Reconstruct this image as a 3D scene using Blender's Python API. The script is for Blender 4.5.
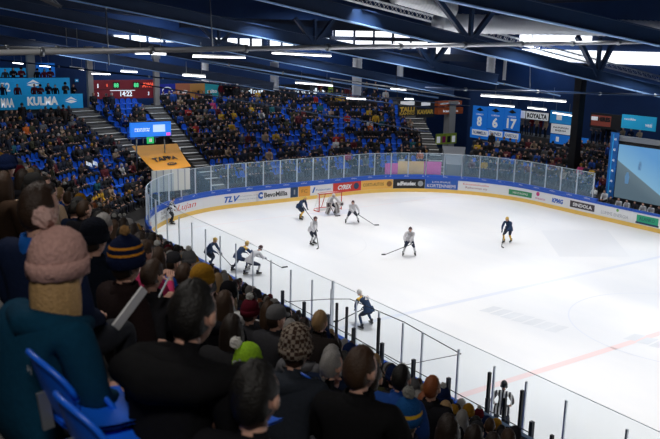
import bpy, bmesh, math, random
import numpy as np
from mathutils import Vector, Matrix
random.seed(11)
for o in list(bpy.data.objects): bpy.data.objects.remove(o)
S = bpy.context.scene
C = S.collection
PI = math.pi

# ------------------------------------------------------------------ camera
CAM = Vector((-15.0, -47.11, 11.23)); YAW, PITCH, ROLL, FPX = 0.5997, 0.2230, 0.0221, 780.06
_fw = Vector((math.sin(YAW)*math.cos(PITCH), math.cos(YAW)*math.cos(PITCH), -math.sin(PITCH)))
_r = _fw.cross(Vector((0, 0, 1))).normalized(); _u = _r.cross(_fw)
_r2 = _r*math.cos(ROLL)+_u*math.sin(ROLL); _u2 = _u*math.cos(ROLL)-_r*math.sin(ROLL)
cd = bpy.data.cameras.new('camera'); cam = bpy.data.objects.new('camera', cd); C.objects.link(cam)
m = Matrix(((_r2.x, _u2.x, -_fw.x, CAM.x), (_r2.y, _u2.y, -_fw.y, CAM.y), (_r2.z, _u2.z, -_fw.z, CAM.z), (0, 0, 0, 1)))
cam.matrix_world = m
cd.sensor_width = 36; cd.lens = FPX/660*36; cd.clip_start = .1; cd.clip_end = 400
cd.dof.use_dof = True; cd.dof.focus_distance = 42; cd.dof.aperture_fstop = 4.0
S.camera = cam

# ------------------------------------------------------------------ world, exposure, rink lights
w = bpy.data.worlds.new('night'); S.world = w; w.use_nodes = True
w.node_tree.nodes['Background'].inputs[0].default_value = (.05, .12, .35, 1)
w.node_tree.nodes['Background'].inputs[1].default_value = .03
S.view_settings.view_transform = 'Standard'; S.view_settings.look = 'None'
S.view_settings.exposure = 0.0; S.view_settings.gamma = 1.0
S.view_settings.use_curve_mapping = False
RW, RR, RL = 28.96, 9.5, 60.0

def area(name, loc, sx, sy, power, col=(1, .98, .96), rot=(0, 0, 0), spread=150):
    l = bpy.data.lights.new(name, 'AREA'); l.shape = 'RECTANGLE'; l.size = sx; l.size_y = sy
    l.energy = power; l.color = col; l.spread = math.radians(spread)
    o = bpy.data.objects.new(name, l); C.objects.link(o); o.location = loc; o.rotation_euler = rot
    return o
for ly in (-4, -13, -22, -31, -40, -50):
    for lx in (5, 14.5, 24):
        area('rink_light', (lx, ly, 12.6), 1.2, 4.0, 365, spread=105)
for (lx, ly) in ((8, 9), (20, 9), (32, 6), (0, 3), (35, -8), (35, -22)):
    area('stand_light', (lx, ly, 11.5), 3.0, 1.0, 200, col=(.9, .94, 1), spread=160)
for (lx, ly, p) in ((-9, -16, 150), (-12, -28, 130), (-13.5, -39, 140), (-16, -48, 170)):
    area('stand_light', (lx, ly, 14.9), 2.0, .6, p, col=(1, .95, .9), spread=160)  # fill lamps added above the near stand to lighten the foreground crowd
for (lx, ly, p) in ((10, 14.5, 260), (26, 14.5, 260), (42, 4, 200), (42, -12, 200), (-6, 14, 160)):
    area('wall_washer', (lx, ly, 12.5), 3.0, .5, p, col=(.55, .75, 1), rot=(math.radians(30) if ly > 10 else 0, 0 if ly > 10 else math.radians(-30), 0), spread=170)

# ------------------------------------------------------------------ helpers
def ray(px, py):
    return (_fw + _r2*((px-330)/FPX) - _u2*((py-219.5)/FPX))
def atX(px, py, X):
    d = ray(px, py); return CAM + d*((X-CAM.x)/d.x)
def atY(px, py, Y):
    d = ray(px, py); return CAM + d*((Y-CAM.y)/d.y)
def atZ(px, py, Z):
    d = ray(px, py); return CAM + d*((Z-CAM.z)/d.z)
def proj(P):
    d = Vector(P)-CAM; z = d.dot(_fw)
    if z < .1: return (-9999, -9999, z)
    return (330+FPX*d.dot(_r2)/z, 219.5-FPX*d.dot(_u2)/z, z)

MATS = {}
def mat(name, col, rough=.6, metal=0, emis=0, noise=.0, nscale=20, bump=0, spec=.5):
    if name in MATS: return MATS[name]
    m = bpy.data.materials.new(name); m.use_nodes = True; nt = m.node_tree; b = nt.nodes['Principled BSDF']
    c = (*col, 1)
    b.inputs['Base Color'].default_value = c; b.inputs['Roughness'].default_value = rough
    b.inputs['Metallic'].default_value = metal; b.inputs['Specular IOR Level'].default_value = spec
    if emis:
        b.inputs['Emission Color'].default_value = c; b.inputs['Emission Strength'].default_value = emis
    if noise or bump:
        tc = nt.nodes.new('ShaderNodeTexCoord'); n = nt.nodes.new('ShaderNodeTexNoise'); n.inputs['Scale'].default_value = nscale
        n.inputs['Detail'].default_value = 4
        nt.links.new(tc.outputs['Object'], n.inputs['Vector'])
        if noise:
            mr = nt.nodes.new('ShaderNodeMapRange'); mr.inputs[3].default_value = 1-noise; mr.inputs[4].default_value = 1+noise
            mx = nt.nodes.new('ShaderNodeVectorMath'); mx.operation = 'SCALE'; mx.inputs[0].default_value = col
            nt.links.new(n.outputs['Fac'], mr.inputs[0]); nt.links.new(mr.outputs[0], mx.inputs['Scale'])
            nt.links.new(mx.outputs[0], b.inputs['Base Color'])
        if bump:
            bp = nt.nodes.new('ShaderNodeBump'); bp.inputs['Strength'].default_value = bump; bp.inputs['Distance'].default_value = .01
            nt.links.new(n.outputs['Fac'], bp.inputs['Height']); nt.links.new(bp.outputs[0], b.inputs['Normal'])
    MATS[name] = m; return m
def objmat(name, rough=.9, bump=.3, nscale=40, noise=.2, stripes=None, spec=.08):
    """colour comes from the object's own colour, so that copies may share a mesh"""
    if name in MATS: return MATS[name]
    m = bpy.data.materials.new(name); m.use_nodes = True; nt = m.node_tree; b = nt.nodes['Principled BSDF']
    b.inputs['Roughness'].default_value = rough; b.inputs['Specular IOR Level'].default_value = spec
    oi = nt.nodes.new('ShaderNodeObjectInfo'); tc = nt.nodes.new('ShaderNodeTexCoord')
    n = nt.nodes.new('ShaderNodeTexNoise'); n.inputs['Scale'].default_value = nscale; n.inputs['Detail'].default_value = 3
    nt.links.new(tc.outputs['Object'], n.inputs['Vector'])
    mr = nt.nodes.new('ShaderNodeMapRange'); mr.inputs[3].default_value = 1-noise; mr.inputs[4].default_value = 1+noise
    nt.links.new(n.outputs['Fac'], mr.inputs[0])
    src = oi.outputs['Color']
    if stripes:
        zlist, scol = stripes
        sep = nt.nodes.new('ShaderNodeSeparateXYZ'); nt.links.new(tc.outputs['Object'], sep.inputs[0])
        if zlist == 'check':
            ch = nt.nodes.new('ShaderNodeTexChecker'); ch.inputs['Scale'].default_value = 42
            nt.links.new(tc.outputs['Object'], ch.inputs['Vector']); fac = ch.outputs['Fac']
        else:
            fac = None
            for (a, bb) in zlist:
                c1 = nt.nodes.new('ShaderNodeMath'); c1.operation = 'COMPARE'; c1.inputs[1].default_value = (a+bb)/2; c1.inputs[2].default_value = (bb-a)/2
                nt.links.new(sep.outputs['Z'], c1.inputs[0])
                if fac is None: fac = c1.outputs[0]
                else:
                    mxx = nt.nodes.new('ShaderNodeMath'); mxx.operation = 'MAXIMUM'; nt.links.new(fac, mxx.inputs[0]); nt.links.new(c1.outputs[0], mxx.inputs[1]); fac = mxx.outputs[0]
        mix = nt.nodes.new('ShaderNodeMix'); mix.data_type = 'RGBA'
        nt.links.new(fac, mix.inputs[0]); nt.links.new(oi.outputs['Color'], mix.inputs[6]); mix.inputs[7].default_value = (*scol, 1)
        src = mix.outputs[2]
    mx = nt.nodes.new('ShaderNodeVectorMath'); mx.operation = 'SCALE'
    nt.links.new(src, mx.inputs[0]); nt.links.new(mr.outputs[0], mx.inputs['Scale']); nt.links.new(mx.outputs[0], b.inputs['Base Color'])
    bp = nt.nodes.new('ShaderNodeBump'); bp.inputs['Strength'].default_value = bump; bp.inputs['Distance'].default_value = .01
    nt.links.new(n.outputs['Fac'], bp.inputs['Height']); nt.links.new(bp.outputs[0], b.inputs['Normal'])
    MATS[name] = m; return m

class MB:
    """collects shapes with a material each and links them as ONE mesh object"""
    def __init__(s): s.v = []; s.f = []; s.mi = []; s.ms = []; s.sm = []
    def mid(s, m):
        if m not in s.ms: s.ms.append(m)
        return s.ms.index(m)
    def add(s, vs, fs, m, smooth=False):
        b = len(s.v); s.v += [tuple(v) for v in vs]; k = s.mid(m)
        for f in fs: s.f.append(tuple(b+i for i in f)); s.mi.append(k); s.sm.append(smooth)
    def box(s, p0, p1, m):
        x0, y0, z0 = p0; x1, y1, z1 = p1
        vs = [(x0, y0, z0), (x1, y0, z0), (x1, y1, z0), (x0, y1, z0), (x0, y0, z1), (x1, y0, z1), (x1, y1, z1), (x0, y1, z1)]
        s.add(vs, [(0, 3, 2, 1), (4, 5, 6, 7), (0, 1, 5, 4), (1, 2, 6, 5), (2, 3, 7, 6), (3, 0, 4, 7)], m)
    def bar(s, a, b, w, h, m, up=(0, 0, 1)):
        a = Vector(a); b = Vector(b); d = (b-a).normalized(); up = Vector(up)
        if abs(d.dot(up)) > .98: up = Vector((1, 0, 0))
        r = d.cross(up).normalized()*w/2; u = r.cross(d).normalized()*h/2
        vs = [a-r-u, a+r-u, a+r+u, a-r+u, b-r-u, b+r-u, b+r+u, b-r+u]
        s.add(vs, [(0, 1, 2, 3), (7, 6, 5, 4), (0, 4, 5, 1), (1, 5, 6, 2), (2, 6, 7, 3), (3, 7, 4, 0)], m)
    def tube(s, pts, rad, m, n=10, cap=True):
        pts = [Vector(p) for p in pts]; rings = []
        rad = rad if isinstance(rad, (list, tuple)) else [rad]*len(pts)
        vs = []; fs = []
        for i, p in enumerate(pts):
            d = (pts[min(i+1, len(pts)-1)]-pts[max(i-1, 0)]).normalized()
            up = Vector((0, 0, 1)) if abs(d.z) < .95 else Vector((1, 0, 0))
            r = d.cross(up).normalized(); u = r.cross(d)
            for k in range(n):
                a = 2*PI*k/n; vs.append(p+(r*math.cos(a)+u*math.sin(a))*rad[i])
        for i in range(len(pts)-1):
            for k in range(n):
                fs.append((i*n+k, i*n+(k+1) % n, (i+1)*n+(k+1) % n, (i+1)*n+k))
        if cap: fs += [tuple(range(n))[::-1], tuple((len(pts)-1)*n+k for k in range(n))]
        s.add(vs, fs, m, n >= 8)
    def sphere(s, c, r, m, n=12, sc=(1, 1, 1)):
        vs = []; fs = []; k2 = n//2
        for i in range(k2+1):
            t = PI*i/k2
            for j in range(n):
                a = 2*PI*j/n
                vs.append((c[0]+r*sc[0]*math.sin(t)*math.cos(a), c[1]+r*sc[1]*math.sin(t)*math.sin(a), c[2]+r*sc[2]*math.cos(t)))
        for i in range(k2):
            for j in range(n): fs.append((i*n+j, (i+1)*n+j, (i+1)*n+(j+1) % n, i*n+(j+1) % n))
        s.add(vs, fs, m, True)
    def lathe(s, c, prof, m, n=20):
        vs = []; fs = []
        for (r, z) in prof:
            for j in range(n):
                a = 2*PI*j/n; vs.append((c[0]+r*math.cos(a), c[1]+r*math.sin(a), c[2]+z))
        for i in range(len(prof)-1):
            for j in range(n): fs.append((i*n+j, i*n+(j+1) % n, (i+1)*n+(j+1) % n, (i+1)*n+j))
        s.add(vs, fs, m, True)
    def strip(s, pts, m, thick=None):
        """pts: list of (bottom, top) pairs"""
        vs = []; [vs.extend(p) for p in pts]
        s.add(vs, [(2*i, 2*i+2, 2*i+3, 2*i+1) for i in range(len(pts)-1)], m)
    def mesh(s, name):
        me = bpy.data.meshes.new(name); me.from_pydata(s.v, [], s.f)
        for m in s.ms: me.materials.append(m)
        me.polygons.foreach_set('material_index', s.mi); me.polygons.foreach_set('use_smooth', s.sm)
        me.update(); return me
    def build(s, name, parent=None, loc=None):
        o = bpy.data.objects.new(name, s.mesh(name)); C.objects.link(o)
        if loc: o.location = loc
        if parent:
            o.parent = parent
            if parent.name in WORLD and not loc: o.location = -parent.location      # geometry given in world coordinates
        return o
WORLD = set()
def wroot(name, loc): e = empty(name, loc); WORLD.add(e.name); return e
def empty(name, loc=(0, 0, 0), rz=0):
    o = bpy.data.objects.new(name, None); C.objects.link(o); o.location = loc; o.rotation_euler = (0, 0, rz)
    o.empty_display_size = .2; return o
def tag(o, label=None, cat=None, group=None, kind=None):
    if label: o['label'] = label
    if cat: o['category'] = cat
    if group: o['group'] = group
    if kind: o['kind'] = kind
    return o
def copy_tree(o, parent=None):
    c = o.copy(); C.objects.link(c); c.parent = parent
    for ch in list(o.children): copy_tree(ch, c)
    return c
def text_geo(txt, size, bold=.0, shear=0, ax='CENTER'):
    cu = bpy.data.curves.new('t', 'FONT'); cu.body = txt; cu.size = size; cu.offset = bold; cu.shear = shear
    cu.align_x = ax; cu.align_y = 'CENTER'; cu.resolution_u = 2
    ob = bpy.data.objects.new('t', cu); C.objects.link(ob); dg = bpy.context.evaluated_depsgraph_get(); dg.update()
    me = bpy.data.meshes.new_from_object(ob.evaluated_get(dg))
    vs = [v.co.copy() for v in me.vertices]; fs = [tuple(p.vertices) for p in me.polygons]
    bpy.data.objects.remove(ob); bpy.data.meshes.remove(me); return vs, fs
def text_flat(name, txt, origin, xdir, updir, width, height, m, parent, bold=.0, shear=0):
    """lettering fitted into width x height, centred on origin"""
    vs, fs = text_geo(txt, 1, bold, shear)
    if not vs: return None
    x0 = min(v.x for v in vs); x1 = max(v.x for v in vs); y0 = min(v.y for v in vs); y1 = max(v.y for v in vs)
    xd = Vector(xdir).normalized(); ud = Vector(updir).normalized(); nn = xd.cross(ud)
    b = MB(); O = Vector(origin)
    b.add([O + xd*((v.x-(x0+x1)/2)/(x1-x0)*width) + ud*((v.y-(y0+y1)/2)/(y1-y0)*height) + nn*.012 for v in vs], fs, m)
    return b.build(name, parent)

# ------------------------------------------------------------------ materials
navy = mat('navy_steel', (.010, .030, .085), .45, .0, noise=.25, nscale=2)
navyedge = mat('blue_flange', (.30, .50, .85), .35, .3)  # pale blue puts the ice-bounce highlight into the colour of steel edges
wallblue = mat('blue_wall', (.006, .035, .13), .7, noise=.25, nscale=.6)
deck = mat('roof_deck', (.012, .02, .045), .6, noise=.3, nscale=.8)
steel = mat('grey_steel', (.35, .38, .42), .35, .7)
galv = mat('galvanised_duct', (.80, .82, .86), .35, .25, bump=.1, nscale=8)
blacks = mat('black_steel', (.006, .006, .008), .5)
alu = mat('aluminium', (.62, .65, .70), .3, .6)
darkpost = mat('dark_post', (.035, .04, .055), .4, .3)
concrete = mat('concrete', (.075, .072, .072), .85, noise=.35, nscale=3, bump=.2)
stepm = mat('stair_nosing', (.85, .83, .78), .8, noise=.2, nscale=5)
stair_dark = mat('stair_riser', (.14, .135, .13), .85, noise=.2, nscale=5)
boardwhite = mat('board_white', (.78, .79, .80), .35, noise=.03, nscale=2)
kick = mat('kick_yellow', (.86, .56, .12), .4, noise=.06, nscale=3)
capblue = mat('cap_blue', (.01, .09, .50), .35)
seatblue = mat('seat_blue', (.006, .12, .72), .38, noise=.08, nscale=8)
lampw = mat('lamp_tube', (1, .99, 1), .4, emis=5)
white = mat('white_paint', (.8, .8, .8), .5)
black = mat('black_print', (.01, .01, .012), .5)
redp = mat('red_print', (.62, .04, .03), .5)
bluep = mat('blue_print', (.01, .10, .45), .5)
greenp = mat('green_print', (.02, .25, .10), .5)
orangep = mat('orange_print', (.75, .33, .04), .5)
magp = mat('magenta_print', (.50, .02, .18), .5)
greyp = mat('grey_print', (.35, .37, .40), .5)
navyp = mat('navy_print', (.01, .04, .10), .5)
cyanb = mat('cyan_banner', (.02, .35, .72), .6, emis=.25)  # these two banner colours glow in place of light falling on them
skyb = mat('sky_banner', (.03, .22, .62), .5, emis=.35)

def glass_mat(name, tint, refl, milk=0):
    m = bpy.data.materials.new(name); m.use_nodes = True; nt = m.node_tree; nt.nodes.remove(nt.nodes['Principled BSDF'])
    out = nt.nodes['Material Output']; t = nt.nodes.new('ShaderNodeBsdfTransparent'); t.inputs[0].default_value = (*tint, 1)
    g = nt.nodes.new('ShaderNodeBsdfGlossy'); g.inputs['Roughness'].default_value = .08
    d = nt.nodes.new('ShaderNodeBsdfDiffuse'); d.inputs[0].default_value = (.30, .66, 1, 1)  # blue diffuse share paints in the seats reflecting in the milky glass
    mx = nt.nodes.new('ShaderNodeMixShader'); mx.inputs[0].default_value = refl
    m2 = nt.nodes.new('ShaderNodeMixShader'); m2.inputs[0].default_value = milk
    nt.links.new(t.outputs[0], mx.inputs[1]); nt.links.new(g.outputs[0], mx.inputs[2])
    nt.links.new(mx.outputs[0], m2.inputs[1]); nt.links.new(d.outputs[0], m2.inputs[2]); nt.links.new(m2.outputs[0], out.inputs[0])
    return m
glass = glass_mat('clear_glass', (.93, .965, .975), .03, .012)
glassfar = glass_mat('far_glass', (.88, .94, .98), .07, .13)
glassedge = mat('glass_edge', (.62, .66, .72), .3)

# ------------------------------------------------------------------ setting: ice, shell
def rr(t, d=0.0):
    """point at board arclength t (0 = start of left far corner), offset d outward; also outward normal and tangent"""
    L = RR*PI/2; ST = RW-2*RR
    if t < 0: return Vector((-d, -RR+t, 0)), Vector((-1, 0, 0)), Vector((0, 1, 0))
    if t < L:
        a = t/RR; n = Vector((-math.cos(a), math.sin(a), 0)); return Vector((RR, -RR, 0))+n*(RR+d), n, Vector((math.sin(a), math.cos(a), 0))
    if t < L+ST: return Vector((RR+t-L, d, 0)), Vector((0, 1, 0)), Vector((1, 0, 0))
    t2 = t-L-ST
    if t2 < L:
        a = t2/RR; n = Vector((math.sin(a), math.cos(a), 0)); return Vector((RW-RR, -RR, 0))+n*(RR+d), n, Vector((math.cos(a), -math.sin(a), 0))
    return Vector((RW+d, -RR-(t2-L), 0)), Vector((1, 0, 0)), Vector((0, -1, 0))
TC1 = RR*PI/2; TC2 = TC1+RW-2*RR; TC3 = TC2+RR*PI/2
def tY(Y): return TC3 + (-RR-Y)          # far side
def rangef(a, b, st):
    n = max(1, int(round((b-a)/st))); return [a+(b-a)*i/n for i in range(n+1)]

icem = bpy.data.materials.new('ice'); icem.use_nodes = True
nt = icem.node_tree; b = nt.nodes['Principled BSDF']
tc = nt.nodes.new('ShaderNodeTexCoord'); n1 = nt.nodes.new('ShaderNodeTexNoise'); n1.inputs['Scale'].default_value = .25; n1.inputs['Detail'].default_value = 6
mp = nt.nodes.new('ShaderNodeMapping'); mp.inputs['Scale'].default_value = (1, .35, 1); mp.inputs['Rotation'].default_value = (0, 0, .4)
nt.links.new(tc.outputs['Object'], mp.inputs[0]); nt.links.new(mp.outputs[0], n1.inputs['Vector'])
cr = nt.nodes.new('ShaderNodeValToRGB'); cr.color_ramp.elements[0].position = .35; cr.color_ramp.elements[0].color = (.76, .785, .83, 1)
cr.color_ramp.elements[1].position = .6; cr.color_ramp.elements[1].color = (.84, .85, .87, 1)
nt.links.new(n1.outputs['Fac'], cr.inputs[0]); nt.links.new(cr.outputs[0], b.inputs['Base Color'])
b.inputs['Roughness'].default_value = .35
ib = MB()
ring = [rr(t)[0] for t in rangef(0, TC3, .7)]
pts = [Vector((0, -RL, 0))]+ring+[Vector((RW, -RL, 0))]
ib.add(pts, [tuple(range(len(pts)))[::-1]], icem)
pink = mat('ice_red', (.86, .69, .70), .35, noise=.03); palebl = mat('ice_blue', (.70, .74, .83), .35, noise=.03)
palegr = mat('ice_grey', (.76, .78, .82), .35, noise=.03); smudge = mat('ice_smudge', (.70, .73, .78), .35, noise=.10, nscale=1.2)
def flat(pts, m, z=.004): ib.add([(p[0], p[1], z) for p in pts], [tuple(range(len(pts)))], m)
flat([(.05, -30.15), (RW-.05, -30.15), (RW-.05, -29.85), (.05, -29.85)], pink)
flat([(.05, -23.0), (RW-.05, -23.0), (RW-.05, -22.72), (.05, -22.72)], palebl)
flat([(1.6, -4.03), (RW-1.6, -4.03), (RW-1.6, -3.97), (1.6, -3.97)], pink)
def circ(cx, cy, r, wd, m, a0=0, a1=2*PI, n=64):
    for i in range(n):
        a = a0+(a1-a0)*i/n; bb = a0+(a1-a0)*(i+1)/n
        flat([(cx+(r-wd)*math.cos(a), cy+(r-wd)*math.sin(a)), (cx+r*math.cos(a), cy+r*math.sin(a)), (cx+r*math.cos(bb), cy+r*math.sin(bb)), (cx+(r-wd)*math.cos(bb), cy+(r-wd)*math.sin(bb))], m)
circ(7.5, -10, 4.5, .05, palegr); circ(21.5, -10, 4.5, .05, palegr); circ(RW/2, -30, 4.5, .06, palebl)
circ(RW/2, -4, 1.8, .05, pink, PI, 2*PI, 24)
flat([(RW/2-1.75, -4.1), (RW/2+1.75, -4.1), (RW/2+1.3, -5.3), (RW/2-1.3, -5.3)], palebl)
flat([(22.9, -15.2), (26.8, -17.2), (22.4, -22.0), (18.9, -20.0)], palegr)
for k in range(7):
    x0 = 8.6+.1*k; y0 = -24.2-.52*k
    flat([(x0, y0), (x0+1.0, y0+.1), (x0+1.2, y0-.3), (x0+.2, y0-.42)], smudge, .005)
for k in range(6):
    x0 = 11.2+.1*k; y0 = -29.6-.5*k
    flat([(x0, y0), (x0+.9, y0+.1), (x0+1.1, y0-.3), (x0+.2, y0-.4)], smudge, .005)
flat([(19.3, -2.9), (20.5, -2.6), (23.6, -3.2), (23.4, -3.7), (20.2, -4.2)], palegr)
ice = ib.build('floor'); tag(ice, kind='structure')

fb = MB(); fb.box((-30, -75, -.35), (60, 30, -.05), concrete); tag(fb.build('floor'), kind='structure')
def shell(name, p0, p1, m):
    q = MB(); q.box(p0, p1, m); return tag(q.build(name), kind='structure')
shell('wall_end', (-30, 18.2, -.05), (60, 18.6, 15.5), wallblue)
shell('wall_right', (45, -75, -.05), (45.4, 18.2, 15.5), wallblue)
shell('wall_left', (-30, -75, -.05), (-29.6, 18.2, 15.5), wallblue)
shell('wall_back', (-29.6, -75, -.05), (45, -74.6, 15.5), wallblue)
cb = MB(); cb.box((-30, -75, 15.5), (60, 30, 15.9), deck)
for k in range(-28, 46, 3): cb.box((k, -74, 15.25), (k+.12, 18, 15.5), deck)
tag(cb.build('ceiling'), kind='structure')

# stepped terraces ---------------------------------------------------------
KE = .42
def zE(d): return .5+KE*(d-1.8)
ROWS_E = [2.2+.85*i for i in range(15)]          # distance of each tread's front edge
def dmax(t): return 15.0 if t < 33 else 9.0
def stand(name, segs, rows):
    q = MB()
    for (t0, t1) in segs:
        ts = rangef(t0, t1, .8)
        for i, d in enumerate(rows):
            z = zE(d)
            a = [rr(t, d)[0] for t in ts]; bb = [rr(t, d+.85)[0] for t in ts]
            zp = -.05 if i == 0 else zE(rows[i-1])
            q.strip([((p.x, p.y, zp), (p.x, p.y, z)) for p in a], concrete)
            q.strip([((p.x, p.y, z), (r_.x, r_.y, z)) for p, r_ in zip(a, bb)], concrete)
        zt = zE(rows[-1]); bb = [rr(t, rows[-1]+.85)[0] for t in ts]
        q.strip([((p.x, p.y, zt), (p.x, p.y, -.05)) for p in bb], concrete)
        for t in (t0, t1):      # flank walls
            prof = []
            for i, d in enumerate(rows):
                prof += [(d, zE(d)), (d+.85, zE(d))]
            P_ = [rr(t, d)[0]+Vector((0, 0, z)) for d, z in prof]; Q_ = [rr(t, d)[0]+Vector((0, 0, -.05)) for d, z in prof]
            q.strip(list(zip(Q_, P_)), concrete)
    return tag(q.build(name), kind='structure')
rowsW = ROWS_E[:8]
stand('trim_1', [(-.0, 11.9), (14.6, 31.2)], ROWS_E)
stand('trim_2', [(33.3, 62)], rowsW)
# stairs in the aisles
def aisle(name, tf, w, rows, d1=None):
    q = MB()
    for d in rows:
        for h in range(2):
            dd = d+h*.425-.1; z = zE(d)+h*KE*.85*.5+.04
            t = tf(dd); a = rr(t-w/2, dd)[0]; b_ = rr(t+w/2, dd)[0]; c_ = rr(t+w/2, dd+.425)[0]; e = rr(t-w/2, dd+.425)[0]
            q.add([(*a.xy, z), (*b_.xy, z), (*c_.xy, z), (*e.xy, z)], [(0, 1, 2, 3)], stepm if h == 0 else stair_dark)
            q.add([(*a.xy, z-.25), (*b_.xy, z-.25), (*b_.xy, z), (*a.xy, z)], [(0, 1, 2, 3)], stair_dark)
    return tag(q.build(name), kind='structure')
aisle('trim_3', lambda d: 12.35, .85, ROWS_E)
aisle('trim_4', lambda d: 14.95, .9, ROWS_E)
aisle('trim_5', lambda d: 31.9-.13*(d-2), .8, ROWS_E)
aisle('trim_9', lambda d: 8.0, .55, [])
# near stand: steep straight rows parallel to the boards
NX = [-3.4-.82*i for i in range(15)]
def zN(X): return 1.65+.66*(-X-2.6)
q = MB()
for i, X in enumerate(NX):
    z = zN(X-.2)
    q.box((X-.82, -62, (-.05)), (X+.0, -9.6, z), concrete)
tag(q.build('trim_6'), kind='structure')
q = MB(); q.box((-3.4, -62, 0), (-3.3, -9.6, 1.25), capblue); tag(q.build('trim_7'), kind='structure')

# glowing bands added high on the walls, standing for the lit roof
glow_band_m = mat('clerestory_pane', (.93, .96, 1), .4, emis=1.5)
k = 1
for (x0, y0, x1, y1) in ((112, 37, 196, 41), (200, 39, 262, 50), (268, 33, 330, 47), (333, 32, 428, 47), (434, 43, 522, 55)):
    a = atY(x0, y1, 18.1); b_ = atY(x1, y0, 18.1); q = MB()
    q.box((a.x, 18.0, a.z), (b_.x, 18.18, b_.z), glow_band_m)
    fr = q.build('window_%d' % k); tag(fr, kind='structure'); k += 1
    g = MB()
    n = 5
    for j in range(n+1):
        x = a.x+(b_.x-a.x)*j/n; g.box((x-.1, 17.9, a.z-.1), (x+.1, 18.0, b_.z+.1), navy)
    g.build('window_frame', fr)
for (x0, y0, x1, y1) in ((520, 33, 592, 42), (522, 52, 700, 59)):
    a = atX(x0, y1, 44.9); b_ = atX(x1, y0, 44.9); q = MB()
    q.box((44.8, b_.y, a.z-.1), (44.98, a.y, b_.z-.1), glow_band_m)
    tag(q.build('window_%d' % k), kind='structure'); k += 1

# ------------------------------------------------------------------ rink boards
boards = wroot('rink_boards', (14, -6, 0)); tag(boards, 'white hockey boards with yellow kick plate and sponsor panels around the ice', 'hockey boards')
tall = rangef(-52+0, 62, .75)
def band(name, t0, t1, z0, z1, d0, d1, m, parent, step=.6):
    """solid band following the boards between offsets d0..d1"""
    ts = rangef(t0, t1, step); q = MB(); n = len(ts)
    vs = []
    for t in ts:
        a = rr(t, d0)[0]; b_ = rr(t, d1)[0]
        vs += [(a.x, a.y, z0), (a.x, a.y, z1), (b_.x, b_.y, z1), (b_.x, b_.y, z0)]
    fs = []
    for i in range(n-1):
        for k in range(4): fs.append((4*i+k, 4*i+(k+1) % 4, 4*i+4+(k+1) % 4, 4*i+4+k))
    fs += [(0, 3, 2, 1), (4*n-4, 4*n-3, 4*n-2, 4*n-1)]
    q.add(vs, fs, m); return q.build(name, parent)
band('board_panel', -45, 62, 0, 1.02, .005, .10, boardwhite, boards)
band('kick_plate', -45, 62, 0.005, .27, -.02, .005, kick, boards)
band('cap_rail', -45, 62, 1.02, 1.16, -.03, .16, capblue, boards)
lb = band('ledge_band', 1.5, tY(-14.6), 1.16, 1.36, .0, .14, capblue, boards)
def curve_text(txt, t, z, width, height, m, parent, name='lettering', bold=0, shear=0, d=-.012):
    vs, fs = text_geo(txt, 1, bold, shear)
    if not vs: return
    x0 = min(v.x for v in vs); x1 = max(v.x for v in vs); y0 = min(v.y for v in vs); y1 = max(v.y for v in vs)
    q = MB(); o = []
    for v in vs:
        tt = t+((v.x-(x0+x1)/2)/(x1-x0))*width; p = rr(tt, d)[0]
        o.append((p.x, p.y, z+((v.y-(y0+y1)/2)/(y1-y0))*height))
    q.add(o, fs, m); return q.build(name, parent)
def tof(px, py, z=.6):
    P = atZ(px, py, z); x, y = P.x, P.y; best = min((rr(t)[0]-Vector((x, y, 0))).length*1000+0*t for t in [0])
    ts = rangef(-40, 62, .05); return min(ts, key=lambda t: (rr(t)[0]-Vector((x, y, 0))).length)
def panel(t0, t1, m, label=None):
    p = band('advert_panel', t0, t1, .28, 1.015, -.006, .006, m, boards, .4)
    if label: tag(p, label)
    return p
def tx(x): return TC1+(x-RR)
W_ = 'white advert panel with '
p = panel(3.2, 6.3, boardwhite, 'white advert panel with a red script')
curve_text('Lujan', 4.6, .65, 1.6, .45, redp, p, shear=.3)
p = panel(tof(183, 214)-1.9, tof(205, 208)-.1+.0, boardwhite, 'white advert panel with black lines and red script lettering')
curve_text('TURUN', tof(177, 216), .78, 1.2, .2, black, p); curve_text('SANOMAT', tof(177, 216), .5, 1.2, .2, black, p)
curve_text('Lujan', tof(199, 209.5), .66, 1.9, .5, redp, p, shear=.3)
p = panel(tof(214, 206), tof(258, 197), boardwhite, 'white advert panel with blue logo and small grey lines')
curve_text('TLV', tof(237, 201), .62, 1.25, .42, bluep, p, shear=.35, bold=.04)
curve_text('turun logistiikka verkko', tof(250.5, 198.5), .74, 1.9, .12, greyp, p); curve_text('kuljetus ja varasto', tof(250, 198.5), .52, 1.7, .12, greyp, p)
p = panel(tx(10.95), tx(13.7), white, 'white advert panel with dark BevoMillia lettering beside a blue mark')
curve_text('BevoMillia', tx(12.5), .66, 1.9, .36, black, p, bold=.03); curve_text('C', tx(11.25), .66, .4, .5, bluep, p, bold=.08)
p = panel(tx(13.72), tx(14.35), navyp, 'small dark advert panel')
curve_text('1', tx(14.05), .66, .12, .35, greyp, p)
p = panel(tx(14.4), tx(15.4), orangep, 'small orange advert panel')
curve_text('FC', tx(14.9), .66, .5, .25, mat('brown_print', (.25, .1, .02)), p)
p = panel(tx(15.42), tx(17.4), white, 'white advert panel with a blue line of lettering')
curve_text('Pohjanmaan', tx(16.55), .62, 1.3, .2, bluep, p, shear=.2); curve_text('/', tx(15.7), .66, .3, .4, bluep, p, bold=.05)
p = panel(tx(17.42), tx(20.0), redp, 'red advert panel with bold white lettering and badge')
curve_text('CYREX', tx(18.5), .66, 1.3, .36, white, p, shear=.3, bold=.05)
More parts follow.
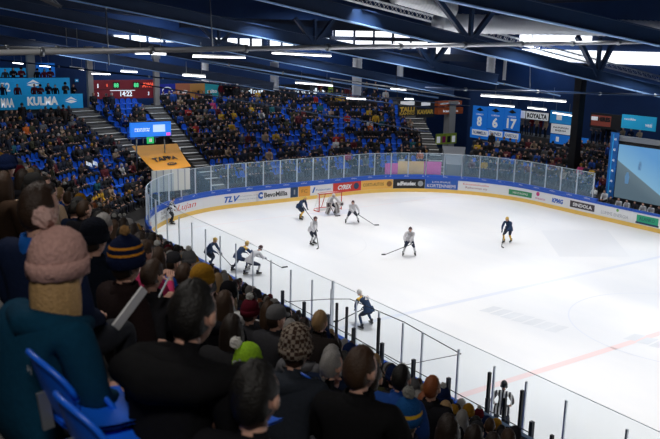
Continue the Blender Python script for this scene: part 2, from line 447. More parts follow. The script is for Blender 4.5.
def badge(t, col, parent, r=.25, z=.66):
    q = MB(); pts = []
    for k in range(12):
        a = 2*PI*k/12; P_ = rr(t+r*math.cos(a), -.014)[0]; pts.append((P_.x, P_.y, z+r*math.sin(a)))
    q.add(pts, [tuple(range(12))], col); return q.build('badge', parent)
badge(tx(19.55), navyp, p)
brn = mat('brown_print', (.25, .1, .02))
t1_ = tof(391, 183.5); t2_ = tof(424, 183); t3_ = tof(458, 186)
p = panel(tx(20.02), t1_, mat('orange_panel', (.85, .48, .10), .5), 'orange advert panel with dark lettering and badge')
curve_text('CORTI-AUTOS', (tx(20.02)+t1_)/2-.3, .66, 1.8, .25, brn, p, bold=.02); badge(t1_-.3, brn, p, .22)
p = panel(t1_+.02, t2_, black, 'black advert panel with white lettering')
curve_text('adFstudex', t1_+1.1, .66, 1.5, .32, white, p, bold=.05); badge(t2_-.35, greyp, p, .22)
p = panel(t2_+.02, t3_, bluep, 'blue advert panel with white lettering')
curve_text('LOUNAIS', (t2_+t3_)/2, .82, 1.4, .14, white, p); curve_text('KORTENNIEMI', (t2_+t3_)/2, .52, 2.2, .26, white, p)
p = panel(t3_+.02, tof(540, 199), boardwhite, 'white advert panel with red lines, green sign and magenta emblem')
curve_text('Kiinteistohuolto', tof(477, 187), .8, 2.0, .15, redp, p); curve_text('Rakennus oy', tof(474, 189), .52, 1.7, .22, mat('darkred_print', (.3, .03, .04)), p)
def rect_on(t0, t1, z0, z1, m, parent, name='emblem', d=-.010):
    return band(name, t0, t1, z0, z1, d, d+.004, m, parent, .3)
rect_on(tof(496, 195), tof(516, 198), .40, .80, greenp, p, 'sign_plate'); curve_text('HINTAOPAS', tof(506, 196.5), .6, 1.3, .16, white, p, d=-.02)
badge(tof(529, 198), magp, p, .16, .82); curve_text('mauste', tof(529, 199), .5, .9, .15, magp, p)
ys = lambda Y: tY(Y)
p = panel(tof(540, 199)+.02, ys(-12.1), boardwhite, 'white advert panel with bold blue KPMG lettering')
curve_text('KPMG', ys(-11.35), .62, 1.0, .34, bluep, p, bold=.06, shear=.15)
p = panel(ys(-12.12), ys(-14.85), boardwhite, 'white advert panel with dark rounded SINDOLA sign')
rect_on(ys(-12.45), ys(-14.5), .42, .88, mat('charcoal_print', (.05, .04, .05)), p, 'sign_plate'); curve_text('SINDOLA', ys(-13.5), .65, 1.6, .24, white, p, bold=.03, d=-.02)
p = panel(ys(-14.87), ys(-17.4), boardwhite, 'white advert panel with thin LUMME ENERGIA lettering and green leaf')
curve_text('LUMME ENERGIA', ys(-16.1), .55, 2.1, .22, greyp, p); badge(ys(-16.3), mat('leaf_green', (.15, .45, .08)), p, .10, .88)
p = panel(ys(-17.42), ys(-20.5), boardwhite, 'white advert panel with green and dark shield sign')
rect_on(ys(-17.75), ys(-19.3), .45, .9, mat('bright_green', (.02, .38, .20)), p, 'sign_plate'); rect_on(ys(-17.7), ys(-19.35), .33, .45, navyp, p); curve_text('ALANKO', ys(-18.5), .68, 1.1, .22, navyp, p, d=-.02)
p = panel(ys(-20.52), ys(-26), boardwhite); curve_text('kaukolampo', ys(-23), .6, 2, .3, bluep, p)
for k, t in enumerate(rangef(2.4, tY(-13.8), 1.5)):       # the little white words along the blue ledge
    curve_text('veikkaus', t, 1.26, .5, .10, white, lb, d=-.004)

# the rear of the near boards, seen from the stand
brown = mat('board_rear', (.035, .025, .03), .7)
band('rear_cladding', -45, 0.5, 0.0, 1.0, .16, .22, brown, boards)

# ------------------------------------------------------------------ glass along the boards
def glass_run(root, ts, z0, ztop, zpost, gm, pm, d=.06, pw=.05, skip=(), post_m=None):
    for i in range(len(ts)):
        t = ts[i]; p_, n_, tg = rr(t, d)
        q = MB(); e = n_*pw/2; f = tg*pw*.6
        q.bar((p_.x, p_.y, z0), (p_.x, p_.y, zpost), pw, pw, pm); q.box((p_.x-pw*.8, p_.y-pw*.8, z0), (p_.x+pw*.8, p_.y+pw*.8, z0+.06), pm)
        q.build('post', root)
        if i+1 < len(ts) and i not in skip:
            q = MB(); m_ = max(2, int(abs(ts[i+1]-t)/.5)+1)
            for dd in (d-.008, d+.008):
                q.strip([((*rr(t+(ts[i+1]-t)*k/m_, dd)[0].xy, z0), (*rr(t+(ts[i+1]-t)*k/m_, dd)[0].xy, ztop)) for k in range(m_+1)], gm)
                break
            g = q.build('glass_panel', root)
            q = MB(); a_ = rr(t+.01, d)[0]; c_ = rr(ts[i+1]-.01, d)[0]
            q.strip([((*(rr(t+(ts[i+1]-t)*k/m_, d-.012)[0]).xy, ztop), (*(rr(t+(ts[i+1]-t)*k/m_, d+.012)[0]).xy, ztop+.004)) for k in range(m_+1)], glassedge)
            q.strip([((*(rr(t+(ts[i+1]-t)*k/m_, d-.012)[0]).xy, ztop-.022), (*(rr(t+(ts[i+1]-t)*k/m_, d-.012)[0]).xy, ztop)) for k in range(m_+1)], glassedge)
            q.build('glass_edge', g)
gn = wroot('near_glass', (0, -25, 1.1)); tag(gn, 'clear plexiglass screen on dark posts along the near side boards', 'rink glass')
Ynear = [-9.1-1.51*k for k in range(11)] + [-25.45, -26.95, -28.2, -29.43, -30.36, -31.93, -33.34, -34.47, -35.76, -37.49, -39.2]
glass_run(gn, [y+RR for y in Ynear], 1.16, 3.05, 2.75, glass, alu, pw=.05)
gf = wroot('far_glass', (14, 0, 1.1)); tag(gf, 'plexiglass screen on pale posts around the far end of the rink', 'rink glass')
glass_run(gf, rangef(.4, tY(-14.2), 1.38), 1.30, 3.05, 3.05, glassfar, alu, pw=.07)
gi = wroot('bench_glass', (-1.8, -30, 0)); tag(gi, 'low glass screen on black posts behind the players bench', 'bench glass')
bz = [-18.0-1.4*k for k in range(14)]
for i, y in enumerate(bz):
    q = MB(); q.bar((-1.8, y, 0), (-1.8, y, 2.85 if y < -24.5 else 2.2), .09, .09, darkpost); q.build('post', gi)
    if i+1 < len(bz):
        q = MB(); zt = 2.55 if y < -24 else 1.9
        q.add([(-1.8, y-.05, 1.15), (-1.8, bz[i+1]+.05, 1.15), (-1.8, bz[i+1]+.05, zt), (-1.8, y-.05, zt)], [(0, 1, 2, 3)], glass)
        q.build('glass_panel', gi)
        q = MB(); q.box((-1.83, bz[i+1]+.05, .05), (-1.77, y-.05, 1.15), capblue); q.build('lower_panel', gi)
        q = MB(); q.tube([(-1.8, y-.05, zt), (-1.8, bz[i+1]+.05, zt)], .012, darkpost, 6); q.build('top_rail', gi)
# booth screen by the centre line
bo = wroot('penalty_booth', (-2.2, -35.7, 0)); tag(bo, 'navy blue booth panel with black posts beside the striped referee', 'booth')
q = MB(); q.box((-2.25, -36.75, .05), (-2.12, -34.85, 2.68), mat('booth_blue', (.01, .06, .14), .5)); q.build('panel', bo)
for (y, z) in ((-34.75, 3.5), (-35.3, 3.05), (-35.8, 3.45), (-36.75, 2.75)):
    q = MB(); q.bar((-1.75, y, .05), (-1.75, y, z), .07, .07, blacks); q.build('post', bo)
# the tall corner posts and safety rope near the bench
ro = wroot('safety_rope', (0, -25.5, 0)); tag(ro, 'thin dark safety rope strung between tall posts above the near glass', 'rope')
rp = [atX(283, 302, -1.0), atX(330, 299, -.4), atX(350, 299, .0), atX(404, 322, .0), atX(425, 334, 0), atX(461, 354, 0)]
q = MB(); q.tube([tuple(p_) for p_ in rp[:3]], .012, blacks, 5); q.build('cord', ro)
q = MB(); q.tube([tuple(p_) for p_ in rp[2:]], .016, blacks, 5); q.build('cord', ro)
q = MB(); q.tube([tuple(atX(461, 354, 0)), tuple(atX(400, 366, -1.2)), tuple(atX(345, 331, -1.8))], .010, blacks, 5); q.build('cord', ro)
for (px, py, X, zb) in ((333, 281, 0, 1.16), (347, 307, -.6, .05), (337, 303, -1.0, .05), (379, 318, -1.8, .05)):
    P_ = atX(px, py, X); q = MB(); q.bar((P_.x, P_.y, zb), tuple(P_), .07, .07, blacks if X else alu); q.build('post', ro)
# bench and its blue seat plank between boards and bench glass
bn = wroot('team_bench', (-1.2, -27, 0)); tag(bn, 'long blue bench between the near boards and the bench glass', 'bench')
q = MB(); q.box((-1.6, -36, .42), (-1.15, -18.2, .48), capblue); q.build('seat', bn)
for k in range(8):
    q = MB(); q.box((-1.5, -35.6+2.4*k, -.05), (-1.25, -35.5+2.4*k, .42), steel); q.build('leg', bn)

# ------------------------------------------------------------------ goal
goal = empty('goal', (RW/2, -4, 0)); tag(goal, 'red framed hockey goal with white net behind the goalkeeper', 'goal')
gr = mat('goal_red', (.55, .03, .02), .35); netm = mat('net', (.75, .75, .75), .8)
q = MB()
q.tube([(-.915, 0, 0), (-.915, 0, 1.22)], .035, gr); q.tube([(.915, 0, 0), (.915, 0, 1.22)], .035, gr); q.tube([(-.95, 0, 1.22), (.95, 0, 1.22)], .035, gr)
q.build('front_frame', goal)
q = MB()
arc = [(-.915, 0, .03), (-1.0, .5, .03), (-.7, .95, .03), (0, 1.1, .03), (.7, .95, .03), (1.0, .5, .03), (.915, 0, .03)]
q.tube(arc, .03, gr, 8)
tp = [(-.915, 0, 1.22), (-.8, .4, 1.2), (-.4, .55, 1.2), (0, .58, 1.2), (.4, .55, 1.2), (.8, .4, 1.2), (.915, 0, 1.22)]
q.tube(tp, .025, gr, 8); q.tube([(0, .58, 1.2), (0, 1.1, .03)], .025, gr, 8)
q.build('rear_frame', goal)
q = MB(); N = 24
def ip(L_, s):
    s *= (len(L_)-1); i = min(int(s), len(L_)-2); f = s-i; return Vector(L_[i]).lerp(Vector(L_[i+1]), f)
for k in range(N+1):
    q.tube([ip(arc, k/N), ip(tp, k/N)], .006, netm, 4, False)
for k in range(10):
    q.tube([ip(arc, j/N).lerp(ip(tp, j/N), k/9) for j in range(N+1)], .006, netm, 4, False)
for k in range(9):
    s = (k+1)/10*.5; q.tube([ip(tp, s), ip(tp, 1-s)], .006, netm, 4, False)
q.build('net', goal)
q = MB(); q.box((-.9, .25, .0), (.9, .3, .18), white); q.build('bottom_pad', goal)

# ------------------------------------------------------------------ people: one continuous skinned body per figure
skin_m = mat('skin', (.60, .34, .25), .55, noise=.05); lip = mat('lips', (.38, .12, .10), .5)
eye_w = mat('eye_white', (.7, .7, .68), .3); eye_d = mat('iris', (.03, .02, .015), .2)
cloth = objmat('clothing'); trouser = mat('trousers', (.012, .014, .022), .85, bump=.3, nscale=30); shoe = mat('shoe', (.015, .012, .012), .6)
hairm = objmat('hair', .55, .6, 90, .35, spec=.4); knit = objmat('knitted_wool', .95, .9, 70, .3)
def head_geo(seg=20):
    """face looks along +Y, centre of skull at origin"""
    bm = bmesh.new(); bmesh.ops.create_uvsphere(bm, u_segments=seg, v_segments=seg*2//3+2, radius=1)
    for v in bm.verts:
        x, y, z = v.co
        jaw = max(0, -z); w_ = .078*(1-.30*jaw**1.5); dpt = .098*(1-.18*jaw)
        X, Y, Z = x*w_, y*dpt+(.012*jaw if y > 0 else .022*jaw), z*.122-.005*jaw
        if y > .55 and abs(x) < .22 and -.45 < z < .12:                 # nose
            Y += .026*(1-abs(x)/.22)*(1-abs(z+.18)/.32 if abs(z+.18) < .32 else 0)
        if y > .5 and .18 < abs(x) < .55 and 0 < z < .28: Y -= .010     # eye sockets
        if y > .5 and .28 < z < .42: Y += .003
        v.co = (X, Y, Z)
    vs = [tuple(v.co) for v in bm.verts]; fs = [tuple(v.index for v in f.verts) for f in bm.faces]; bm.free(); return vs, fs
HV, HF = head_geo(); HVL, HFL = head_geo(10)
def Rz(a): return Matrix.Rotation(a, 4, 'Z')
def add_head(q, c, yaw=0, pit=0, hi=True, sk=None, sc=1.0):
    sk = sk or skin_m
    M = Matrix.Translation(c) @ Rz(yaw) @ Matrix.Rotation(pit, 4, 'X') @ Matrix.Scale(sc, 4)
    vs, fs = (HV, HF) if hi else (HVL, HFL)
    q.add([M @ Vector(v) for v in vs], fs, sk, True)
    if hi:
        t = MB()
        for s_ in (-1, 1):
            t.sphere((s_*.030, .082, .018), .0125, eye_w, 8, (1.1, .6, .8)); t.sphere((s_*.030, .090, .018), .006, eye_d, 6, (1, .5, 1))
            t.sphere((s_*.082, -.004, -.006), .032, sk, 10, (.34, .65, 1)); t.sphere((s_*.088, .0, -.004), .016, lip, 6, (.3, .6, .9))
            t.bar((s_*.018, .094, .038), (s_*.044, .086, .038), .006, .006, eye_d)
        t.sphere((0, .088, -.062), .020, lip, 8, (1.1, .4, .32))
        for f, mi in zip(t.f, t.mi): pass
        base = len(q.v); q.v += [tuple(M @ Vector(v)) for v in t.v]
        for f, mi in zip(t.f, t.mi): q.f.append(tuple(base+i for i in f)); q.mi.append(q.mid(t.ms[mi])); q.sm.append(True)
def skin_body(bones, regions, fingers=True, level=2):
    """bones: dict name -> (pos, radius); edges listed in regions as (a, b, material). one surface grown over the joints"""
    names = list(bones); bm = bmesh.new(); lay = bm.verts.layers.skin.verify(); vs = {}
    for n_ in names:
        p_, r_ = bones[n_]; v = bm.verts.new(p_); r_ = r_ if isinstance(r_, tuple) else (r_, r_)
        v[lay].radius = r_; v[lay].use_root = (n_ == 'pelvis' or n_.endswith('palmroot')); vs[n_] = v
    for (a, b_, m_) in regions: bm.edges.new((vs[a], vs[b_]))
    me = bpy.data.meshes.new('sk'); bm.to_mesh(me); bm.free()
    ob = bpy.data.objects.new('sk', me); C.objects.link(ob)
    sm = ob.modifiers.new('s', 'SKIN'); sm.use_smooth_shade = True; sm.branch_smoothing = .6
    if level: ss = ob.modifiers.new('ss', 'SUBSURF'); ss.levels = level
    dg = bpy.context.evaluated_depsgraph_get(); dg.update()
    out = bpy.data.meshes.new_from_object(ob.evaluated_get(dg)); bpy.data.objects.remove(ob); bpy.data.meshes.remove(me)
    vv = np.empty(len(out.vertices)*3); out.vertices.foreach_get('co', vv); vv = vv.reshape(-1, 3)
    fs = [tuple(p_.vertices) for p_ in out.polygons]; bpy.data.meshes.remove(out)
    A = np.array([bones[a][0] for a, _, _ in regions], float); B = np.array([bones[b_][0] for _, b_, _ in regions], float)
    ra = np.array([(r if not isinstance(r, tuple) else sum(r)/2) for r in (bones[a][1] for a, _, _ in regions)]); rb = np.array([(r if not isinstance(r, tuple) else sum(r)/2) for r in (bones[b_][1] for _, b_, _ in regions)])
    cen = np.array([vv[list(f)].mean(0) for f in fs]); AB = B-A; L2 = (AB**2).sum(1)+1e-9
    t = np.clip(((cen[:, None]-A)*AB).sum(2)/L2, 0, 1); D = np.linalg.norm(cen[:, None]-(A+t[..., None]*AB), axis=2)/(ra+(rb-ra)*t+.005)
    idx = D.argmin(1)
    q = MB()
    q.v = [tuple(v) for v in vv]
    for f, i in zip(fs, idx): q.f.append(f); q.mi.append(q.mid(regions[i][2])); q.sm.append(True)
    return q
def limb_mid(a, b_, bulge, side):
    a = Vector(a); b_ = Vector(b_); return (a+b_)/2 + Vector(side)*bulge
def make_body(J, mt, level=2, hands=True, hi=True, hand_m=None, sc=1.0, head_yaw=0, head_pit=0, fat=1.0, headr=1.0):
    """J joint positions; mt: dict torso, arm, leg, shin, foot materials"""
    hm = hand_m or skin_m
    P = {k: Vector(v) for k, v in J.items()}
    b = {'pelvis': (P['pelvis'], (.165*fat, .125*fat)), 'waist': (P['waist'], (.155*fat, .115*fat)), 'chest': (P['chest'], (.175*fat, .125*fat)), 'shoul': (P['neck']+(P['chest']-P['neck'])*.30, (.13*fat, .095*fat)),
         'neck': (P['neck'], .054), 'skull': (P['head']-(P['head']-P['neck'])*.25, .052)}
    reg = [('pelvis', 'waist', mt['torso']), ('waist', 'chest', mt['torso']), ('chest', 'shoul', mt['torso']), ('shoul', 'neck', mt.get('yoke', mt['torso'])), ('neck', 'skull', skin_m)]
    for s_ in 'LR':
        sh = P['sh'+s_]; el = P['el'+s_]; wr = P['wr'+s_]
        b['sh'+s_] = (sh, .078*fat); b['um'+s_] = (sh.lerp(el, .5), .066*fat); b['el'+s_] = (el, .054*fat); b['fm'+s_] = (el.lerp(wr, .45), .050*fat); b['wr'+s_] = (wr, .036)
        reg += [('shoul', 'sh'+s_, mt.get('yoke', mt['torso'])), ('sh'+s_, 'um'+s_, mt['arm']), ('um'+s_, 'el'+s_, mt['arm']), ('el'+s_, 'fm'+s_, mt['arm']), ('fm'+s_, 'wr'+s_, mt['arm'])]
        d = (P['ha'+s_]-wr).normalized() if 'ha'+s_ in P else (wr-el).normalized()
        palm = wr+d*.075; b['pa'+s_] = (palm, (.040, .022)); reg.append(('wr'+s_, 'pa'+s_, hm))
        hp = P['hip'+s_]; kn = P['kn'+s_]; an = P['an'+s_]; to = P['to'+s_]
        b['hip'+s_] = (hp, .105*fat); b['tm'+s_] = (hp.lerp(kn, .5), .088*fat); b['kn'+s_] = (kn, .068); b['cm'+s_] = (kn.lerp(an, .35), .062); b['an'+s_] = (an, .045); b['to'+s_] = (to, .036)
        heel = an+(an-to).normalized()*.05; heel.z = to.z; b['he'+s_] = (heel, .036)
        reg += [('pelvis', 'hip'+s_, mt['leg']), ('hip'+s_, 'tm'+s_, mt['leg']), ('tm'+s_, 'kn'+s_, mt['leg']), ('kn'+s_, 'cm'+s_, mt['shin']), ('cm'+s_, 'an'+s_, mt['shin']), ('an'+s_, 'to'+s_, mt['foot']), ('an'+s_, 'he'+s_, mt['foot'])]
        if hands:
            side = Vector((1 if s_ == 'R' else -1, 0, 0)); ax = d.cross(Vector((0, 0, 1)))
            ax = ax.normalized() if ax.length > .1 else Vector((1, 0, 0)); nn = ax.cross(d).normalized()
            for k, (off, ln) in enumerate(((-.030, .070), (-.010, .080), (.011, .075), (.031, .060))):
                f0 = palm-d*.01+ax*off*.9; f1 = palm+d*(ln*.55+.02)+ax*off-nn*.008; f2 = f1+d*ln*.35-nn*ln*.45
                nm = 'f%d%s' % (k, s_)
                b[nm+'palmroot'] = (f0, .011); b[nm+'b'] = (f1, .0095); b[nm+'c'] = (f2, .0075)
                reg += [(nm+'palmroot', nm+'b', hm), (nm+'b', nm+'c', hm)]
            ts = -1 if s_ == 'R' else 1
            f0 = palm-d*.045+ax*ts*.02; f1 = f0+ax*ts*.038+d*.030-nn*.008; f2 = f1+d*.034-nn*.010+ax*ts*.004
            b['t%spalmroot' % s_] = (f0, .013); b['t%sb' % s_] = (f1, .011); b['t%sc' % s_] = (f2, .009)
            reg += [('t%spalmroot' % s_, 't%sb' % s_, hm), ('t%sb' % s_, 't%sc' % s_, hm)]
    q = skin_body(b, reg, level=level)
    add_head(q, P['head'], head_yaw, head_pit, hi, sc=headr)
    return q
def seated(lean=0.0, twist=0, arms='lap', hy=0, hp=0, legs=0, stand=False):
    z = 0.0
    if stand:
        J = dict(pelvis=(0, 0, .95), waist=(0, 0, 1.10), chest=(0, .01, 1.30), neck=(0, .02, 1.50), head=(0, .045, 1.64),
                 hipL=(-.09, 0, .88), hipR=(.09, 0, .88), knL=(-.10, .03, .48), knR=(.10, .03, .48), anL=(-.11, -.02, .09), anR=(.11, -.02, .09), toL=(-.12, .13, .04), toR=(.13, .13, .04))
        top = 1.46; ez = 1.16; wz = .95
    else:
        l = lean
        J = dict(pelvis=(0, -.02, .53), waist=(0, -.05+.02*l, .68), chest=(0, -.04+.12*l, .88), neck=(0, -.02+.24*l, 1.07-.03*l), head=(0, .01+.32*l, 1.232-.06*l),
                 hipL=(-.09, .03, .51), hipR=(.09, .03, .51), knL=(-.13-.03*legs, .43, .52), knR=(.13+.03*legs, .43, .52), anL=(-.12, .40, .10), anR=(.12, .40, .10), toL=(-.13, .54, .04), toR=(.13, .54, .04))
        top = 1.035-.03*l; ez = .74; wz = .62
    yo = J['neck'][1]
    J['shL'] = (-.19, yo-.01, top); J['shR'] = (.19, yo-.01, top)
    if arms == 'lap':
        J.update(elL=(-.25, yo+.03, ez), elR=(.25, yo+.03, ez), wrL=(-.12, yo+.27, wz), wrR=(.12, yo+.27, wz), haL=(-.03, yo+.36, wz-.01), haR=(.03, yo+.36, wz-.01))
    elif arms == 'cross':
        J.update(elL=(-.26, yo+.08, ez+.04), elR=(.26, yo+.08, ez+.04), wrL=(-.03, yo+.24, ez+.10), wrR=(.05, yo+.22, ez+.06), haL=(.08, yo+.24, ez+.12), haR=(-.08, yo+.23, ez+.08))
    elif arms == 'phone':
        J.update(elL=(-.24, yo+.10, ez), elR=(.24, yo+.10, ez), wrL=(-.09, yo+.32, ez+.14), wrR=(.09, yo+.32, ez+.14), haL=(-.05, yo+.37, ez+.20), haR=(.05, yo+.37, ez+.20))
    elif arms == 'chin':
        J.update(elL=(-.20, yo+.22, ez-.03), elR=(.24, yo+.05, ez), wrL=(-.06, yo+.20, ez+.22), wrR=(.10, yo+.28, wz), haL=(-.02, yo+.16, ez+.31), haR=(.02, yo+.36, wz))
    elif arms == 'down':
        J.update(elL=(-.27, yo-.02, ez), elR=(.27, yo-.02, ez), wrL=(-.25, yo+.08, wz-.05), wrR=(.25, yo+.08, wz-.05))
    return J, hy, hp
mtS = dict(torso=cloth, arm=cloth, leg=trouser, shin=trouser, foot=shoe)
POSES = [dict(lean=0, arms='lap'), dict(lean=.45, arms='lap', hy=.15, legs=1), dict(lean=.1, arms='cross', hy=-.25), dict(lean=.2, arms='phone', hp=-.35),
         dict(lean=.5, arms='chin', hy=-.1), dict(lean=0, arms='lap', hy=.45), dict(stand=True, arms='down'), dict(stand=True, arms='cross', hy=.3)]
BODY = []; BLOW = []; HEADC = []
for k, ps in enumerate(POSES):
    J, hy, hp = seated(**ps)
    q = make_body(J, mtS, 2, True, True, head_yaw=hy, head_pit=hp, fat=(1.15, 1.25, 1.22, 1.12, 1.2, 1.25, 1.08, 1.12)[k])
    BODY.append(q.mesh('spectator_body')); HEADC.append((Vector(J['head']), hy, hp))
    ql = make_body(J, mtS, 0, False, False, head_yaw=hy, head_pit=hp, fat=1.1); BLOW.append(ql)
# hair and hats, built around the skull centre, face along +Y
def shell_hair(style, m, hi=True):
    q = MB(); n = 36 if hi else 8; k2 = 14 if hi else 5; vs = []; fs = []; rs = random.Random(9)
    for i in range(k2+1):
        for j in range(n):
            a = 2*PI*j/n; t = PI*.02+PI*((.60+(.09*max(0, -math.sin(a))) if style == 'short' else .70))*i/k2; x = math.sin(t)*math.cos(a); y = math.sin(t)*math.sin(a); z = math.cos(t)
            g = .92 if (y > .25 and z < .62) else 1.0
            r = 1.12+.02*math.sin(7*a+5*t)+(rs.uniform(-.02, .02) if hi and i < k2-3 else 0)
            if style == 'short': r -= .10*max(0, (i/k2-.75)/.25)
            elif z < 0: r *= 1.08
            if style == 'short' and abs(y) < .35 and z < .12: r = .94     # trimmed round the ears
            if y > .25 and z < .55: r = .86          # tucked inside behind the face
            vs.append((x*.078*r, y*.098*r*g-.006, z*.122*r+(.004 if y > 0 else 0)))
    for i in range(k2):
        for j in range(n): fs.append((i*n+j, (i+1)*n+j, (i+1)*n+(j+1) % n, i*n+(j+1) % n))
    vs.append((0, -.005, .137)); fs += [(len(vs)-1, j, (j+1) % n) for j in range(n)]
    q.add(vs, fs, m, True)
    if style == 'long':
        na = 33 if hi else 7; nz = 8 if hi else 2; vs = []; fs = []
        for lay in (1.0, .86):
            for i in range(nz+1):
                v = i/nz; z = .03-.30*v
                for j in range(na):
                    a = PI*(.93+1.14*j/(na-1)); rp = (1+.16*math.sin(v*PI*.9)-.18*v*v)*lay*(1+(.035*math.sin(j*1.9)+.02*math.sin(j*4.3+v*3))*(.3+v) if hi else 1)
                    vs.append((.090*rp*math.cos(a), .112*rp*math.sin(a)-.008, z+(.02*math.sin(j*2.2) if i == nz else 0)))
        N_ = (nz+1)*na
        for l_ in (0, 1):
            for i in range(nz):
                for j in range(na-1):
                    f = (l_*N_+i*na+j, l_*N_+i*na+j+1, l_*N_+(i+1)*na+j+1, l_*N_+(i+1)*na+j); fs.append(f if l_ == 0 else f[::-1])
        for j in range(na-1): fs.append((nz*na+j, nz*na+j+1, N_+nz*na+j+1, N_+nz*na+j))
        q.add(vs, fs, m, True)
    if style == 'bun': q.sphere((0, -.10, .09), .045, m, 10 if hi else 6)
    return q
def beanie(m, hi=True, cuff=None, tall=1.0):
    q = MB(); n = 28 if hi else 8
    def rim(prof, mm, rib):
        vs = []; fs = []
        for (r, z) in prof:
            for j in range(n):
                a = 2*PI*j/n; rr_ = r*(1+(rib if j % 2 else 0)); vs.append((.090*rr_*math.cos(a), .108*rr_*math.sin(a)-.006, z))
        for i in range(len(prof)-1):
            for j in range(n): fs.append((i*n+j, i*n+(j+1) % n, (i+1)*n+(j+1) % n, (i+1)*n+j))
        q.add(vs, fs, mm, True)
    rim([(1.02, .03), (1.07, .06), (1.02, .10), (.84, .135*tall+.005), (.5, .158*tall+.01), (.12, .168*tall+.012), (.0, .17*tall+.012)], m, .03)
    rim([(1.0, -.01), (1.10, -.005), (1.13, .03), (1.10, .058), (1.0, .06)], cuff or m, .045)
    return q
def pompom(m, r=.045, z=.2):
    q = MB(); rs = random.Random(5); n = 14; vs = []; fs = []
    for i in range(9):
        t = PI*i/8
        for j in range(n):
            a = 2*PI*j/n; rr_ = r*(1+rs.uniform(-.14, .14)); vs.append((rr_*math.sin(t)*math.cos(a), rr_*math.sin(t)*math.sin(a)-.01, z+rr_*math.cos(t)))
    for i in range(8):
        for j in range(n): fs.append((i*n+j, (i+1)*n+j, (i+1)*n+(j+1) % n, i*n+(j+1) % n))
    q.add(vs, fs, m, False); return q
def cap_geo(m):
    q = MB(); n = 20; vs = []; fs = []; prof = [(1.05, .03), (1.06, .07), (.9, .12), (.55, .145), (.05, .152)]
    for (r, z) in prof:
        for j in range(n): a = 2*PI*j/n; vs.append((.086*r*math.cos(a), .104*r*math.sin(a)-.004, z))
    for i in range(4):
        for j in range(n): fs.append((i*n+j, i*n+(j+1) % n, (i+1)*n+(j+1) % n, (i+1)*n+j))
    q.add(vs, fs, m, True)
    vs = []
    for k in range(9):
        a = PI*(.14+.72*k/8); vs.append((.088*math.cos(a), .104*math.sin(a), .04)); vs.append((.095*math.cos(a), .104*math.sin(a)+.065*math.sin(a), .028))
    q.add(vs, [(2*k, 2*k+1, 2*k+3, 2*k+2) for k in range(8)], m, True); return q
def hood_geo(m):
    q = MB(); q.tube([(-.12, .04, -.19), (-.15, -.04, -.18), (-.11, -.12, -.17), (0, -.155, -.175), (.11, -.12, -.17), (.15, -.04, -.18), (.12, .04, -.19)], [.03, .042, .055, .062, .055, .042, .03], m, 10)
    return q
def collar_geo(m):
    q = MB(); q.lathe((0, -.02, -.20), [(.105, -.02), (.095, .03), (.082, .085), (.074, .085), (.075, .0)], m); return q
HEADGEAR = dict(short=shell_hair('short', hairm).mesh('hair'), long=shell_hair('long', hairm).mesh('hair'), bun=shell_hair('bun', hairm).mesh('hair'),
                beanie=beanie(knit).mesh('beanie'), pom=beanie(knit).mesh('beanie'), cap=cap_geo(cloth).mesh('cap'))
POM = pompom(knit).mesh('pompom'); HOOD = hood_geo(cloth).mesh('hood'); COLLAR = collar_geo(cloth).mesh('collar')
HLOW = dict(short=shell_hair('short', hairm, False), long=shell_hair('long', hairm, False), beanie=beanie(knit, False))
# winter coat is bulkier on the near people: a loose coat hem is a child of its own
JCOL = {'black': (.010, .010, .013), 'dark navy': (.008, .014, .035), 'charcoal': (.035, .035, .04), 'dark brown': (.035, .02, .014), 'olive': (.045, .045, .02), 'grey': (.13, .13, .14),
        'royal blue': (.01, .07, .35), 'red': (.40, .02, .02), 'maroon': (.12, .012, .02), 'beige': (.42, .30, .2), 'white': (.6, .6, .6), 'yellow': (.70, .42, .03), 'orange': (.75, .16, .02), 'pink': (.65, .06, .22), 'teal': (.01, .12, .16)}
JW = ['black']*40+['dark navy']*22+['charcoal']*12+['dark brown']*7+['olive']*3+['grey']*3+['royal blue']*3+['red']*1+['maroon']*3+['beige']*2+['white']*2+['yellow']*1+['teal']*1
HCOL = {'black': (.006, .005, .004), 'dark brown': (.018, .010, .006), 'brown': (.05, .025, .012), 'blond': (.32, .20, .09), 'ginger': (.25, .07, .02), 'grey': (.25, .24, .23)}
HW = ['black']*3+['dark brown']*6+['brown']*5+['blond']*2+['ginger']*1+['grey']*2
BC = {'black': (.008, .008, .01), 'dark grey': (.03, .03, .035), 'navy': (.01, .02, .07), 'grey': (.12, .12, .125), 'white': (.4, .39, .38), 'mustard': (.35, .18, .02), 'maroon': (.10, .01, .02)}
def spectator(pose, x, y, z, rz, jack, gear, gcol, sc=1.0, extra=None, name='spectator'):
    o = bpy.data.objects.new(name, BODY[pose]); C.objects.link(o); o.location = (x, y, z); o.rotation_euler = (0, 0, rz); o.scale = (sc, sc, sc)
    o.color = (*jack, 1); hc, hy, hp = HEADC[pose]
    M = Matrix.Translation(hc) @ Rz(hy) @ Matrix.Rotation(hp, 4, 'X')
    def child(nm, me, col, par=o, mm=M):
        c = bpy.data.objects.new(nm, me); C.objects.link(c); c.parent = par; c.color = (*col, 1)
        if mm is not None: c.matrix_local = mm
        return c
    nm = {'short': 'hair', 'long': 'hair', 'bun': 'hair', 'beanie': 'beanie', 'pom': 'beanie', 'cap': 'cap'}[gear]
    g = child(nm, HEADGEAR[gear], gcol)
    if gear == 'pom': child('pompom', POM, (.5, .5, .48), g, Matrix.Identity(4))
    if gear in ('beanie', 'pom', 'cap'): child('hair', HEADGEAR['short'], (.03, .017, .01), o, M @ Matrix.Scale(.96, 4))
    if extra == 'hood': child('hood', HOOD, jack, o, Matrix.Translation(hc))
    if extra == 'collar': child('collar', COLLAR, jack, o, Matrix.Translation(hc))
    return o

